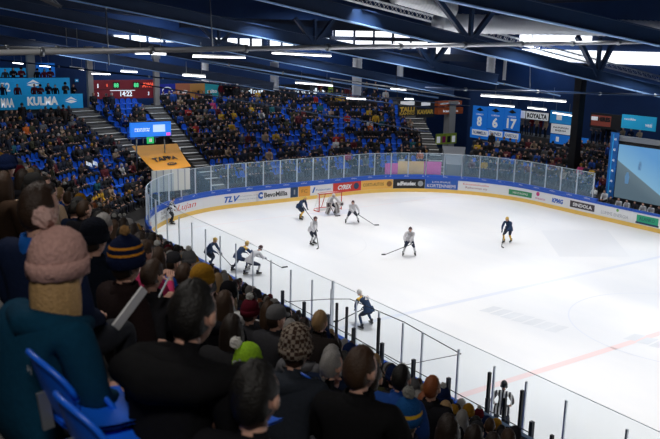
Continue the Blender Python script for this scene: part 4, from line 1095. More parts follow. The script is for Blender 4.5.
# empty seats: the 300 that show largest one by one, the rest as one object
empties.sort(key=lambda e: e[0]); ec = {}
for e in empties[:285]: ec.setdefault((e[1][4], e[1][5]), []).append(e)
for key, L_ in ec.items():
    L_.sort(key=lambda e: e[2])
    for n_, (dist, s, px, py) in enumerate(L_, 1):
        x, y, z, rz, blk, row, k, pr = s
        o = bpy.data.objects.new('stadium_seat', SEAT1); C.objects.link(o); o.location = (x, y, z); o.rotation_euler = (0, 0, rz)
        tag(o, 'empty blue seat, %s, %s row up, %s from left' % (blk, ordn(row+1), ordn(n_)), 'seat', 'empty blue stadium seats')
V = []; F = []; base = 0; lv = np.array(LOWSEAT.v)
for (dist, s, px, py) in empties[285:]:
    x, y, z, rz = s[:4]; ca, sa = math.cos(rz), math.sin(rz)
    V.append(np.stack([lv[:, 0]*ca-lv[:, 1]*sa+x, lv[:, 0]*sa+lv[:, 1]*ca+y, lv[:, 2]+z], 1)); F += [tuple(base+i for i in f) for f in LOWSEAT.f]; base += len(lv)
for r_ in low_people:
    x, y, z, rz = r_[1][:4]; ca, sa = math.cos(rz), math.sin(rz)
    V.append(np.stack([lv[:, 0]*ca-(lv[:, 1]-.03)*sa+x, lv[:, 0]*sa+(lv[:, 1]-.03)*ca+y, lv[:, 2]+z], 1)); F += [tuple(base+i for i in f) for f in LOWSEAT.f]; base += len(lv)
me = bpy.data.meshes.new('stadium_seats'); me.from_pydata(np.concatenate(V).tolist(), [], F); me.materials.append(seatblue); me.update()
o = bpy.data.objects.new('stadium_seats', me); C.objects.link(o); tag(o, 'remaining small blue seats of the far stands seen between the crowd', 'seats', None, 'stuff')
ov = MB(); nr, na = 5, 24
for sd in (0, 1):
    vs = [(.205*(i/nr)*math.cos(2*PI*k/na), -.215-.02*sd-.05*(i/nr)*math.sin(2*PI*k/na)+.06*((i/nr)*math.cos(2*PI*k/na))**2+(.01*(i/nr)**4 if sd else 0), .62+.165*(i/nr)*math.sin(2*PI*k/na)) for i in range(nr+1) for k in range(na)]
    fs = [(i*na+k, i*na+(k+1) % na, (i+1)*na+(k+1) % na, (i+1)*na+k) for i in range(nr) for k in range(na)]
    ov.add(vs, fs if sd else [f[::-1] for f in fs], seatblue, True)
ov.tube([(.205*math.cos(2*PI*k/na), -.225-.05*math.sin(2*PI*k/na)+.06*math.cos(2*PI*k/na)**2, .62+.165*math.sin(2*PI*k/na)) for k in range(na+1)], .014, seatblue, 8)
OVM = ov.mesh('backrest')
# hero seats at the lower left, seen from behind beside the teal coat
for (px, py, dist, rz, lab) in ((45, 386, 3.0, FR+.10, 'blue seat back with a small white number, lower left corner'), (90, 402, 3.3, FR+.05, 'blue seat back behind the black hooded coat'), (74, 432, 2.75, FR+.10, 'blue seat back at the very bottom left'), (214, 402, 4.2, FR+.2, 'blue seat back to the right of the black hooded coat'), (305, 388, 6.0, FR+.1, 'blue seat back right of the checked hat')):
    H = CAM+ray(px, py).normalized()*dist; root = empty('stadium_seat', (0, 0, 0), rz); tag(root, lab, 'seat', 'empty blue stadium seats')
    root.scale = (.8, .8, .8); off = Rz(rz) @ Vector((0, -.18, .50)); root.location = (H.x-off.x, H.y-off.y, H.z-off.z)
    for nm, me in (('seat_pan', SPM), ('backrest', OVM), ('bracket', SRM)):
        c = bpy.data.objects.new(nm, me); C.objects.link(c); c.parent = root
        if nm == 'backrest' and 'number' in lab: text_flat('seat_number', '14', (0, -.30, .72), (-1, 0, 0), (0, 0, 1), .05, .035, white, c)
print('individual', len(indiv), 'low', len(low_people), 'empties', len(empties))

# ------------------------------------------------------------------ banners, boards and screens round the hall
def plate(name, x0, y0, x1, y1, plane, val, m, label=None, cat=None, group=None, parent=None, th=.06, y0b=None, y1b=None):
    """flat board facing the ice: left x0, right x1 and top y0, bottom y1 read at its left edge (y0b, y1b at its right)"""
    f = atX if plane == 'X' else atY
    a = f(x0, y0, val); b_ = f(x0, y1, val); c_ = f(x1, y0 if y0b is None else y0b, val); d_ = f(x1, y1 if y1b is None else y1b, val)
    zt = (a.z+c_.z)/2; zb = (b_.z+d_.z)/2
    L_ = (a+b_)/2; R_ = (c_+d_)/2
    cen = Vector(((L_.x+R_.x)/2, (L_.y+R_.y)/2, (zt+zb)/2)); wd = (R_-L_).xy.length; ht = zt-zb
    q = MB()
    if plane == 'X': q.box((0, -wd/2, -ht/2), (th, wd/2, ht/2), m); xd = (0, -1, 0)
    else: q.box((-wd/2, 0, -ht/2), (wd/2, th, ht/2), m); xd = (1, 0, 0)
    o = q.build(name, parent, tuple(cen)) if parent is None else q.build(name, parent, tuple(cen-parent.location))
    if label: tag(o, label, cat, group)
    o['w_'] = wd; o['h_'] = ht; o['ax'] = 0 if plane == 'X' else 1
    return o
def onplate(o, txt, u, v, fw_, fh, m, name='lettering', bold=.02, shear=0):
    wd, ht = o['w_'], o['h_']; xd = Vector((0, -1, 0)) if o['ax'] == 0 else Vector((1, 0, 0))
    return text_flat(name, txt, xd*((u-.5)*wd)+Vector((0, 0, (v-.5)*ht)), xd, (0, 0, 1), wd*fw_, ht*fh, m, o, bold, shear)
def onrect(o, u, v, fw_, fh, m, name='panel_field', d=.008):
    wd, ht = o['w_'], o['h_']; q = MB(); x = (u-.5)*wd; z = (v-.5)*ht; a = wd*fw_/2; c_ = ht*fh/2
    if o['ax'] == 0: q.box((-d, -x-a, z-c_), (0, -x+a, z+c_), m)
    else: q.box((x-a, -d, z-c_), (x+a, 0, z+c_), m)
    return q.build(name, o)
def emat(name, col, e): return mat(name, col, .5, emis=e)
led_blue = emat('led_blue', (.02, .20, .85), .8); led_white = emat('led_white', (.8, .9, 1), .9); led_red = emat('led_red', (1, .12, .06), 1.0); led_green = emat('led_green', (.1, .8, .3), .8)
cy = mat('banner_cyan', (.01, .30, .66), .6, emis=.25); sky2 = mat('banner_blue', (.01, .16, .62), .6, emis=.35); dkred = emat('panel_maroon', (.16, .01, .02), .25)  # banner emission stands in for the light falling on the cloth
whit = mat('banner_white', (.85, .87, .9), .6, emis=.25)  # slight glow stands for light on the white print
# left upper tiers with cyan parapets
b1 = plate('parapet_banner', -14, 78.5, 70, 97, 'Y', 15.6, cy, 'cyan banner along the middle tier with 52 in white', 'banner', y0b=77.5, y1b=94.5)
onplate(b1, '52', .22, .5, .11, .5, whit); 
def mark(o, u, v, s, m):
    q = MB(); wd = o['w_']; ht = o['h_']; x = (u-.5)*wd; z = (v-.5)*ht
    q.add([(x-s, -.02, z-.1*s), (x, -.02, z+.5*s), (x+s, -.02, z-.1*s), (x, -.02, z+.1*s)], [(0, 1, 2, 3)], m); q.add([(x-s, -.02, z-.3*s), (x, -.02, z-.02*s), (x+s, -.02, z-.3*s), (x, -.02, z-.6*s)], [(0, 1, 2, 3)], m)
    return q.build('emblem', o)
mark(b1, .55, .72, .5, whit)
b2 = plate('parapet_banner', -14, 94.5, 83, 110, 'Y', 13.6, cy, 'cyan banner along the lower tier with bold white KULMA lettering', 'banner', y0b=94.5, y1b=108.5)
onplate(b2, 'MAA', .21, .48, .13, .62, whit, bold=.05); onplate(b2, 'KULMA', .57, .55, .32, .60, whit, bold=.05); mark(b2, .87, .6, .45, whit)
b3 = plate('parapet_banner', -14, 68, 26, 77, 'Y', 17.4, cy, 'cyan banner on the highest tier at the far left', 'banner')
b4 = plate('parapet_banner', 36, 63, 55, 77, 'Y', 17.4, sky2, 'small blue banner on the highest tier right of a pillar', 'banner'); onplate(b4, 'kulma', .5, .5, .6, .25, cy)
pb = plate('wall_sign', 75, 79, 78.5, 82, 'Y', 18.1, cy, 'tiny pale sign on the dark blue wall left of the scoreboard', 'sign'); onrect(pb, .5, .5, .5, .4, whit)
# floors of the tiers
def tier(n, x0, x1, y, ytop, zoff):
    a = atY(x0, ytop, y); c_ = atY(x1, ytop, y); z = a.z-zoff; q = MB(); q.box((a.x, y+.08, -.05), (c_.x, min(18.15, y+1.7), z), concrete)
    tag(q.build('trim_%d' % n), kind='structure'); return a.x, c_.x, z
tiers = [tier(10, -14, 83, 13.6, 94.5, 1.0), tier(11, -14, 70, 15.6, 78, 1.0)]
# scoreboard
sb = plate('scoreboard', 90, 80, 159, 98.5, 'Y', 15.2, dkred, 'dark red electronic scoreboard with green and red digits on the end wall', 'scoreboard', th=.25)
for (t_, u, v, w_, h_, mm) in (('1', .11, .70, .015, .22, led_white), ('0', .24, .72, .02, .16, led_red), ('14:22', .51, .26, .17, .28, led_white), ('AWAY', .86, .72, .22, .26, led_red), ('2', .11, .25, .02, .2, led_white), ('1', .31, .25, .01, .12, led_white), ('3', .84, .25, .02, .2, led_white)):
    onplate(sb, t_, u, v, w_, h_, mm, 'digits')
onrect(sb, .5, .5, .98, .025, black, 'divider'); onrect(sb, .46, .44, .36, .03, led_white, 'light_bar')
for u in (.37, .66): onrect(sb, u, .72, .10, .34, black, 'digit_window'); onplate(sb, '88', u, .72, .07, .24, led_green, 'digits')
# row of banners right of it
q1 = plate('hanging_banner', 159, 84, 175.5, 100, 'Y', 15.3, mat('banner_navy', (.01, .02, .30), .5, emis=.15), 'dark blue square banner with thin white arc beside the scoreboard', 'banner')  # faint emission in the navy cloth stands for light on it
onplate(q1, 'NORD', .5, .35, .7, .14, whit); onplate(q1, 'spa hotel', .45, .15, .5, .08, whit)
q = MB(); n = 10; wd, ht = q1['w_'], q1['h_']
q.tube([(wd*.30*math.cos(PI*k/n), -.02, ht*.05+ht*.25*math.sin(PI*k/n)) for k in range(n+1)], .04, whit, 5); q.build('emblem', q1)
q2 = plate('hanging_banner', 175.5, 83.5, 190, 99.5, 'Y', 15.35, mat('banner_salmon', (.70, .22, .10), .5), 'salmon orange banner panel next to the dark blue one', 'banner'); onplate(q2, 'rauta', .5, .5, .7, .25, whit)
q3 = plate('hanging_banner', 190, 83.5, 205, 99.5, 'Y', 15.35, mat('banner_amber', (.80, .38, .10), .5), 'amber banner panel between salmon and turquoise ones', 'banner'); onplate(q3, 'puuilo', .5, .5, .7, .25, mat('amber_dark', (.4, .15, .03)))
q4 = plate('hanging_banner', 205, 83.5, 219, 98.5, 'Y', 15.35, mat('banner_turquoise', (.03, .55, .62), .5), 'turquoise banner panel at the right end of the row', 'banner'); onplate(q4, 'aalto', .5, .5, .7, .25, whit)
# LED screen over the tunnel
sc1 = plate('led_screen', 130.5, 122, 171, 136.5, 'Y', 3.5, led_blue, 'small bright blue LED screen above the orange tarpaulin', 'screen', th=.18)
onplate(sc1, 'FINNISH', .28, .55, .36, .10, led_white); onplate(sc1, 'LEAGUE', .28, .42, .36, .10, led_white); onrect(sc1, .70, .55, .30, .5, emat('led_pale', (.5, .7, 1), .8), 'picture_field'); onrect(sc1, .93, .12, .10, .2, emat('led_pink', (.9, .1, .6), .8), 'picture_field')
q = MB(); wd, ht = sc1['w_'], sc1['h_']; q.box((-wd/2-.06, -.02, -ht/2-.06), (wd/2+.06, .25, -ht/2), black); q.box((-wd/2-.06, -.02, ht/2), (wd/2+.06, .25, ht/2+.06), black); q.build('screen_frame', sc1)
for s_ in (-.35, .35):
    q = MB(); q.tube([(wd*s_, .15, -ht/2), (wd*s_, .15, -ht/2-2.2)], .05, steel, 8); q.build('support_post', sc1)
# orange tarpaulin
A_ = [atY(132, 146, 1.3), atY(177, 143.5, 1.6), atY(191, 166, -.6), atY(156, 172.5, -1.2)]
tp_ = MB(); n = 10; tar = mat('tarpaulin_orange', (.80, .34, .02), .6, noise=.08, nscale=1.5, bump=.2)
A_[0] = A_[0]+ (CAM-A_[0])*-.09; A_[1] = A_[1]+(CAM-A_[1])*-.09
def tarp_pt(u, v):
    top = A_[0].lerp(A_[1], u); bot = A_[3].lerp(A_[2], u); p_ = top.lerp(bot, v); p_.z -= .10*math.sin(PI*v)*(1+.3*math.sin(9*u)); return p_
vs = [tarp_pt(i/n, j/n) for i in range(n+1) for j in range(n+1)]
fs = [(i*(n+1)+j, i*(n+1)+j+1, (i+1)*(n+1)+j+1, (i+1)*(n+1)+j) for i in range(n) for j in range(n)]
tp_.add(vs, fs, tar, True); tp_.add([v-Vector((0, 0, .04)) for v in vs], [f[::-1] for f in fs], tar, True)
to = tp_.build('tarpaulin'); tag(to, 'orange tarpaulin with black TAPPA lettering stretched over the players tunnel', 'tarpaulin')
def tarp_text(txt, cu, cv, w_, h_, m, name):
    vs, fs = text_geo(txt, 1, .03); x0 = min(v.x for v in vs); x1 = max(v.x for v in vs); y0 = min(v.y for v in vs); y1 = max(v.y for v in vs); q = MB()
    q.add([tarp_pt(cu+((v.x-x0)/(x1-x0)-.5)*w_, cv-((v.y-y0)/(y1-y0)-.5)*h_)+Vector((0, -.03, .05)) for v in vs], fs, m); return q.build(name, to)
tarp_text('TAPPA', .50, .56, .60, .15, black, 'lettering')
q = MB(); q.add([tarp_pt(.56+.13*math.cos(2*PI*k/16), .80+.06*math.sin(2*PI*k/16))+Vector((0, -.03, .05)) for k in range(16)], [tuple(range(16))[::-1]], black); q.build('emblem', to)
tarp_text('1929', .56, .80, .16, .05, tar, 'emblem_text').location = (0, -.02, .02)
gs = plate('exit_sign', 147, 137, 154, 143.5, 'Y', 2.6, emat('exit_green', (.02, .55, .15), .5), 'small green exit sign under the LED screen', 'sign'); onrect(gs, .5, .5, .4, .5, whit, 'pictogram')
# tunnel walls and white ice machine gate under the tarp
q = MB(); pa_, pb_ = rr(12.9, 2.4)[0], rr(14.4, 2.4)[0]; pc_, pd_ = rr(12.9, 13.5)[0], rr(14.4, 13.5)[0]
q.add([(*pa_.xy, 0), (*pc_.xy, 0), (*pc_.xy, 5.0), (*pa_.xy, 1.0)], [(0, 1, 2, 3)], concrete); q.add([(*pb_.xy, 0), (*pd_.xy, 0), (*pd_.xy, 5.0), (*pb_.xy, 1.0)], [(3, 2, 1, 0)], concrete)
q.add([(*rr(12.9, 7.5)[0].xy, 0), (*rr(14.4, 7.5)[0].xy, 0), (*rr(14.4, 7.5)[0].xy, 3.3), (*rr(12.9, 7.5)[0].xy, 3.3)], [(0, 1, 2, 3)], whit)
tag(q.build('wall_tunnel'), kind='structure')
gt = plate('tunnel_gate', 152, 172, 190, 196, 'Y', -1.6, mat('pale_gate', (.65, .66, .62), .5), 'pale gate closing the players tunnel under the orange tarpaulin', 'gate', y0b=167, y1b=186)
for u in (.12, .3, .5, .68, .86): onrect(gt, u, .5, .03, .98, steel, 'bar')
# far wall lettering ribbon
rib = plate('ribbon_board', 219, 84, 340, 99.5, 'Y', 15.6, black, 'long black ribbon board with white letters behind the end stand', 'sign', y0b=85, y1b=100.5)
onplate(rib, 'rket', .28, .60, .14, .36, led_white); onplate(rib, 'leedo', .73, .55, .26, .38, led_white)
yb = plate('small_sign', 328, 87, 333, 93, 'Y', 15.53, mat('lime_sign', (.45, .65, .05), .5), 'tiny lime sign at the right end of the black ribbon board', 'sign'); onrect(yb, .5, .5, .5, .2, black)
# two yellow posters
p1 = plate('hanging_banner', 398.5, 100, 416, 116, 'Y', 7.0, black, 'left of two black posters with yellow block letters', 'poster'); onplate(p1, 'TALLI', .5, .42, .85, .3, mat('poster_yellow', (.75, .48, .06)), bold=.06); onplate(p1, 'KAHVIO', .5, .16, .85, .2, mat('poster_yellow', (.75, .48, .06))); onrect(p1, .5, .8, .8, .25, whit)
p2 = plate('hanging_banner', 416.5, 101, 434.5, 117.5, 'Y', 7.0, black, 'right of two black posters with yellow block letters', 'poster'); onplate(p2, 'KAVIAR', .5, .35, .9, .28, mat('poster_yellow', (.75, .48, .06)), bold=.06); onrect(p2, .5, .82, .5, .2, whit)
ob = plate('hanging_banner', 438, 101, 462, 106, 'Y', 10.5, mat('box_orange', (.60, .12, .03), .5), 'upper of two orange boxes hanging over the pale pillar', 'banner', th=.5); onrect(ob, .5, .5, .8, .3, whit)
oc = plate('hanging_banner', 438, 107.5, 463, 114, 'Y', 10.5, mat('box_orange', (.60, .12, .03), .5), 'lower of two orange boxes hanging over the pale pillar', 'banner', th=.5); onplate(oc, 'kanava', .5, .5, .6, .4, whit)
gp = plate('graphic_board', 436, 133.5, 456.5, 144, 'Y', 5.2, mat('board_lime', (.45, .60, .05), .5), 'lime board with pink and white blots above the grey tunnel roof', 'sign')
for (u, col) in ((.12, whit), (.38, magp), (.62, black), (.85, whit)): onrect(gp, u, .45, .16, .6, col, 'blot')
# grey tunnel roof in the gap between the stands
q = MB(); c0 = rr(32.2, 2.4)[0]; c1 = rr(33.2, 2.4)[0]; c2 = rr(31.9, 6)[0]; c3 = rr(33.1, 6)[0]
q.add([(*c0.xy, 0), (*c1.xy, 0), (*c3.xy, 0), (*c2.xy, 0), (*c0.xy, 1.9), (*c1.xy, 1.9), (*c3.xy, 2.9), (*c2.xy, 2.9)], [(0, 1, 5, 4), (1, 2, 6, 5), (2, 3, 7, 6), (3, 0, 4, 7), (4, 5, 6, 7)], mat('grey_panel', (.22, .23, .25), .6))
tag(q.build('wall_gap'), kind='structure')
# posters behind the far corner glass
pk = MB(); pkb = plate('glass_poster', 404, 165.5, 456, 180.5, 'Y', .5, mat('poster_pink', (.85, .10, .45), .5), 'pink and peach poster behind the far corner glass', 'poster'); bpy.data.objects.remove(pkb)
def curve_poster(t0, t1, z0, z1, m, label):
    n = 10; q = MB(); ts = [t0+(t1-t0)*k/n for k in range(n+1)]
    for d_ in (.35, .39): q.strip([((*rr(t, d_)[0].xy, z0), (*rr(t, d_)[0].xy, z1)) for t in ts], m)
    o = q.build('glass_poster'); tag(o, label, 'poster'); return o
peach = mat('poster_peach', (.90, .55, .22), .5, noise=.3, nscale=.6)
curve_poster(27.6, 28.6, 1.35, 2.2, mat('poster_pink', (.85, .08, .42), .5), 'bright pink poster behind the far corner glass, left one')
curve_poster(28.62, 30.6, 1.35, 2.35, peach, 'peach poster behind the far corner glass')
curve_poster(30.62, 31.9, 1.35, 2.35, mat('poster_pink', (.85, .08, .42), .5), 'bright pink poster behind the far corner glass, right one')
# far side banners
def num_banner(x0, x1, y0, y1, num, label, **k):
    o = plate('number_banner', x0, y0, x1, y1, 'X', 38.3, sky2, label, 'banner', 'retired number banners', **k)
    onplate(o, num, .5, .30, .34 if len(num) == 1 else .6, .46, whit, 'number', bold=.04); onplate(o, 'LUKKO', .5, .62, .5, .07, whit)
    q = MB(); wd = o['w_']; q.add([(-.02, -wd*.25, o['h_']*.32), (-.02, 0, o['h_']*.44), (-.02, wd*.25, o['h_']*.32), (-.02, 0, o['h_']*.26)], [(0, 1, 2, 3)], black); q.build('emblem', o); return o
num_banner(472.5, 487, 105.5, 127, '8', 'blue banner with white number 8, left one of the row of three', y0b=106.5, y1b=128.5)
num_banner(487.5, 503.5, 106.5, 129, '6', 'blue banner with white number 6, middle one of the row of three', y0b=107.5, y1b=130)
num_banner(504, 520, 107.5, 129.5, '17', 'blue banner with white number 17, right one of the row of three', y0b=109, y1b=131.5)
fas = plate('fascia', 470, 128, 520, 139, 'X', 38.29, sky2, 'blue fascia strip under the number banners', 'banner', y0b=132, y1b=143)
for (x0, x1, yy, tt) in ((472, 487.5, 129.5, 'NUMMELIN'), (488.5, 502, 130.5, 'SUND'), (504.5, 518, 132.5, 'KAKKOLA')):
    o = plate('name_plate', x0, yy, x1, yy+5.5, 'X', 38.2, whit, 'white name plate reading %s under its number banner' % tt, 'sign', y0b=yy+1, y1b=yy+6.5); onplate(o, tt, .5, .5, .85, .6, bluep)
ry = plate('wall_sign', 520, 110, 549, 118, 'X', 38.6, black, 'black and white ROYALTA sign on the far side wall', 'sign', y0b=113, y1b=122); onrect(ry, .10, .5, .18, .9, whit); onrect(ry, .60, .5, .76, .9, whit); onplate(ry, 'ROYALTA', .6, .48, .68, .6, black, bold=.05).location = (-.012, 0, 0)
bb1 = plate('wall_banner', 550, 110.5, 577, 123, 'X', 38.4, mat('banner_sky', (.02, .30, .75), .5, emis=.2), 'light blue banner with emblem left of the black column', 'banner', y0b=112.5, y1b=125.5); onrect(bb1, .35, .5, .2, .4, whit, 'emblem')  # sky blue cloth emits in place of lamplight falling on it
bb2 = plate('name_plate', 551, 123.5, 576, 133, 'X', 38.35, whit, 'white sign with two lines of small lettering left of the black column', 'sign', y0b=126, y1b=136); onplate(bb2, 'KAUPUNGIN', .4, .65, .6, .2, black); onplate(bb2, 'ENERGIA', .4, .35, .45, .2, black)
bb3 = plate('wall_banner', 550, 134, 588, 143, 'X', 38.3, sky2, 'deep blue banner low on the far wall behind the black column', 'banner', y0b=138, y1b=148); onrect(bb3, .2, .5, .08, .5, whit, 'emblem')
dk = plate('wall_sign', 590, 113, 622, 127, 'X', 38.4, black, 'black sign with red brown lettering right of the black column', 'sign', y0b=114.5, y1b=131); onrect(dk, .35, .5, .62, .7, mat('sign_rust', (.42, .08, .05)), d=.005); onplate(dk, 'HIRES', .45, .62, .4, .3, black, bold=.06).location = (-.01, 0, 0); onrect(dk, .15, .62, .22, .25, whit, d=.015)
cyb = plate('wall_banner', 621.5, 114.5, 656, 128.5, 'X', 38.1, mat('banner_bright_cyan', (.02, .45, .80), .5, emis=.2), 'bright cyan banner high at the right edge', 'banner', y0b=117, y1b=131); onplate(cyb, 'vesi', .8, .4, .2, .3, whit); onplate(cyb, 'rannikko', .25, .7, .35, .18, whit)  # emission brightens the cyan cloth as if lit
# big video screen at the right edge
Xs = 31.2
sa = atX(617.5, 142, Xs); sbm = atX(617.5, 200, Xs); zt, zb = sa.z, sbm.z; y0 = sa.y; y1 = y0-6.6
vs_ = empty('video_screen', (Xs, (y0+y1)/2, zb)); tag(vs_, 'large video screen showing the ice rink, at the right edge', 'screen')
WORLD.add(vs_.name)
q = MB(); q.box((Xs, y1, zb), (Xs+.25, y0, zt), black); q.box((Xs-.04, y1, zb), (Xs, y0, zb+.18), black); q.box((Xs-.04, y1, zt-.12), (Xs, y0, zt), black); q.box((Xs-.04, y0-.16, zb), (Xs, y0, zt), black); q.box((Xs-.04, y1, zb), (Xs, y1+.16, zt), black); q.build('screen_frame', vs_)
q = MB(); q.box((Xs-.1, y1-.1, zt+.12), (Xs+.5, y0+.3, zt+.42), steel); q.box((Xs+.05, y1, zt), (Xs+.15, y0, zt+.12), black); q.build('screen_hood', vs_)
vm = bpy.data.materials.new('video_picture'); vm.use_nodes = True; nt = vm.node_tree; b = nt.nodes['Principled BSDF']
tc = nt.nodes.new('ShaderNodeTexCoord'); mp = nt.nodes.new('ShaderNodeMapping'); mp.inputs['Rotation'].default_value = (0, 0, 0); gr_ = nt.nodes.new('ShaderNodeTexNoise'); gr_.inputs['Scale'].default_value = 1.6
sep = nt.nodes.new('ShaderNodeSeparateXYZ'); nt.links.new(tc.outputs['Object'], sep.inputs[0])
# diagonal edge between the pale ice (upper right) and the grey foreground (lower left)
ma = nt.nodes.new('ShaderNodeMath'); ma.operation = 'MULTIPLY_ADD'; ma.inputs[1].default_value = .55; ma.inputs[2].default_value = 0; nt.links.new(sep.outputs['Y'], ma.inputs[0])
mb_ = nt.nodes.new('ShaderNodeMath'); mb_.operation = 'SUBTRACT'; nt.links.new(sep.outputs['Z'], mb_.inputs[0]); nt.links.new(ma.outputs[0], mb_.inputs[1])
cr = nt.nodes.new('ShaderNodeValToRGB'); mr = nt.nodes.new('ShaderNodeMapRange'); base_edge = (zb+zt)/2-.12-.55*(y0-1.8)
mr.inputs[1].default_value = base_edge-.9; mr.inputs[2].default_value = base_edge+1.9; nt.links.new(mb_.outputs[0], mr.inputs[0]); nt.links.new(mr.outputs[0], cr.inputs[0])
e = cr.color_ramp.elements; e[0].position = .0; e[0].color = (.09, .14, .18, 1); e[1].position = 1; e[1].color = (.10, .30, .60, 1)
e2 = e.new(.31); e2.color = (.12, .18, .22, 1); e3 = e.new(.33); e3.color = (.20, .42, .62, 1)
nt.links.new(cr.outputs[0], b.inputs['Emission Color']); b.inputs['Emission Strength'].default_value = .9; b.inputs['Base Color'].default_value = (.01, .01, .01, 1)
q = MB(); q.add([(Xs-.01, y0-.16, zb+.18), (Xs-.01, y1+.16, zb+.18), (Xs-.01, y1+.16, zt-.12), (Xs-.01, y0-.16, zt-.12)], [(0, 1, 2, 3)], vm); pic = q.build('display', vs_)
figm = emat('video_figure', (.10, .22, .38), .5)
for (px, py, s_) in ((640, 166, .16), (627, 178, .22)):
    P_ = atX(px, py, Xs-.02); q = MB(); q.add([(Xs-.02, P_.y+s_*a, P_.z+s_*1.8*bq) for a, bq in ((-.6, -1), (.6, -1), (.8, .2), (.3, 1), (-.3, 1), (-.8, .2))], [tuple(range(6))], figm); q.build('video_figure', vs_)
for (px, py, wv_, tt) in ((633, 153, 1.2, 'KAUPPA'), (650, 152, .9, 'RAUTA')):
    P_ = atX(px, py, Xs-.02); text_flat('video_lettering', tt, P_-vs_.location, (0, -1, 0), (0, 0, 1), wv_, .25, led_white, vs_, .04)
for yy in (y0-.8, y1+.8):
    q = MB(); q.box((Xs+.05, yy-.08, -.05), (Xs+.2, yy+.08, zb), blacks); q.build('support_post', vs_)
vb = plate('vertical_banner', 608, 133, 616, 197, 'X', 31.0, mat('banner_print', (.01, .14, .50), .6, noise=.6, nscale=1.5), 'tall narrow blue banner beside the video screen', 'banner', y0b=131, y1b=199)
onrect(vb, .35, .5, .12, .95, cy); 
for k in range(6): onplate(vb, 'AB', .6, .1+.16*k, .3, .035, whit)
# bench staff behind the far boards
for (px, py, jac, lab, ps) in ((595, 186, (.62, .62, .62), 'team official in a white shirt standing left behind the far bench', 7), (606, 190, (.68, .68, .70), 'player in white sitting right behind the far bench', 1)):
    H = atX(px, py, RW+1.0); hc = HEADC[ps][0]; o = spectator(ps, H.x, H.y, H.z-hc.z, PI/2, jac, 'short', HCOL['brown'], .92, None); tag(o, lab, 'person')
bx = MB(); Pb = atX(600, 200, RW+1.0); bx.box((RW+.5, Pb.y-8, -.05), (RW+1.7, Pb.y+2.0, .42), concrete); tag(bx.build('trim_12'), kind='structure')
for k in range(7):
    px = 612+8*k; H = atX(px, 197+k*2.1, RW+.9); hc = HEADC[1][0]; o = spectator(1, H.x, H.y, .42, PI/2, (.6, .6, .62) if k % 3 else (.05, .05, .06), 'short', HCOL['dark brown'], .85, None)
    tag(o, 'player sitting on the far bench below the video screen, %s from left' % ordn(k+1), 'person', 'players on the far bench')

# ------------------------------------------------------------------ roof steel, ducts, lamps
def beam(a, b_, plane_y, label, x_ext=0):
    A = atY(*a, plane_y); B = atY(*b_, plane_y); d = (B-A).normalized(); A = A-d*2.0; B = B+d*x_ext
    root = wroot('roof_beam', tuple((A+B)/2)); tag(root, label, 'roof beam', 'sloping roof beams'); q = MB()
    up = Vector((0, 0, 1)); h = .62
    q.bar(A+up*.31, B+up*.31, .05, h, navy); q.bar(A+up*.62, B+up*.62, .26, .04, navy); q.build('web', root)
    q = MB(); q.bar(A, B, .30, .05, navyedge); q.build('lower_flange', root)
    return A, B, root
bs = []
bs.append(beam((260, 0), (660, 97), -20, 'nearest sloping navy roof beam crossing the upper right', 3))
bs.append(beam((70, 0), (440, 73), -11, 'second sloping navy roof beam ending above the far right corner', 5))
bs.append(beam((0, 8), (440, 93), -1, 'third sloping navy roof beam running from the upper left', 1.5))
bs.append(beam((0, 25), (300, 80), 7, 'fourth sloping navy roof beam above the end stand', 5))
bs.append(beam((0, 45), (262, 89), 5, 'lowest sloping navy roof beam at the left', 1))
bs.append(beam((378, -14), (660, 46), -27, 'sloping roof beam at the upper right edge', 2))
# upper chords and V webs
def vweb(px, py, plane_y, dx, dyy, label, thick=.2, three=True):
    P_ = atY(px, py, plane_y); tops = [atY(px-dx, py-dyy, plane_y), atY(px+dx, py-dyy, plane_y)]
    root = wroot('truss_web', tuple(P_)); tag(root, label, 'roof truss', 'V shaped truss members')
    for t_ in tops: q = MB(); q.bar(P_, P_+(t_-P_)*1.5, thick, thick, navy); q.build('diagonal', root)
    if three: q = MB(); q.bar(P_, P_+Vector((0, 0, (tops[0]-P_).z*1.5)), thick*.8, thick*.8, navy); q.build('post', root)
    q = MB(); q.box(tuple(P_-Vector((.3, .03, .1))), tuple(P_+Vector((.3, .03, .25))), navy); q.build('gusset', root)
vweb(315, 44, -11, 13, 17, 'V shaped roof member left of the picture centre')
vweb(219, 44, -1, 14, 13, 'V shaped roof member at the left third')
vweb(470, 42, -20, 24, 32, 'large V shaped roof member above the far side', .22)
vweb(597, 76, -20, 13, 26, 'V shaped roof member on top of the black column', .22)
vweb(432, 66, -11, 10, 14, 'small V shaped roof member right of the picture centre', .25)
# top chord beams under the roof deck
def spar(name, a, b_, ya, yb, w_, h_, m, label, cat):
    A = atY(*a, ya); B = atY(*b_, yb); q = MB(); c_ = (A+B)/2; q.bar(A-c_, B-c_, w_, h_, m); o = q.build(name, None, tuple(c_)); tag(o, label, cat); return o
spar('roof_purlin', (-20, -8), (330, 34), 8, 8, .5, .7, navy, 'deep dark purlin above the left trusses', 'roof beam')
spar('roof_purlin', (180, 22), (520, 30), 10, 10, .4, .8, deck, 'dark purlin in front of the clerestory panes', 'roof beam')
spar('roof_purlin', (330, 27), (470, 31), 10, 10, .3, .5, deck, 'short dark purlin under the roof right of centre', 'roof beam')
spar('roof_purlin', (330, 38), (470, 41), -5, -5, .15, .25, deck, 'thin dark purlin crossing the lit panes', 'roof beam')
spar('roof_purlin', (400, 56), (520, 60), 12, 12, .2, .7, navy, 'low navy purlin above the far corner', 'roof beam')
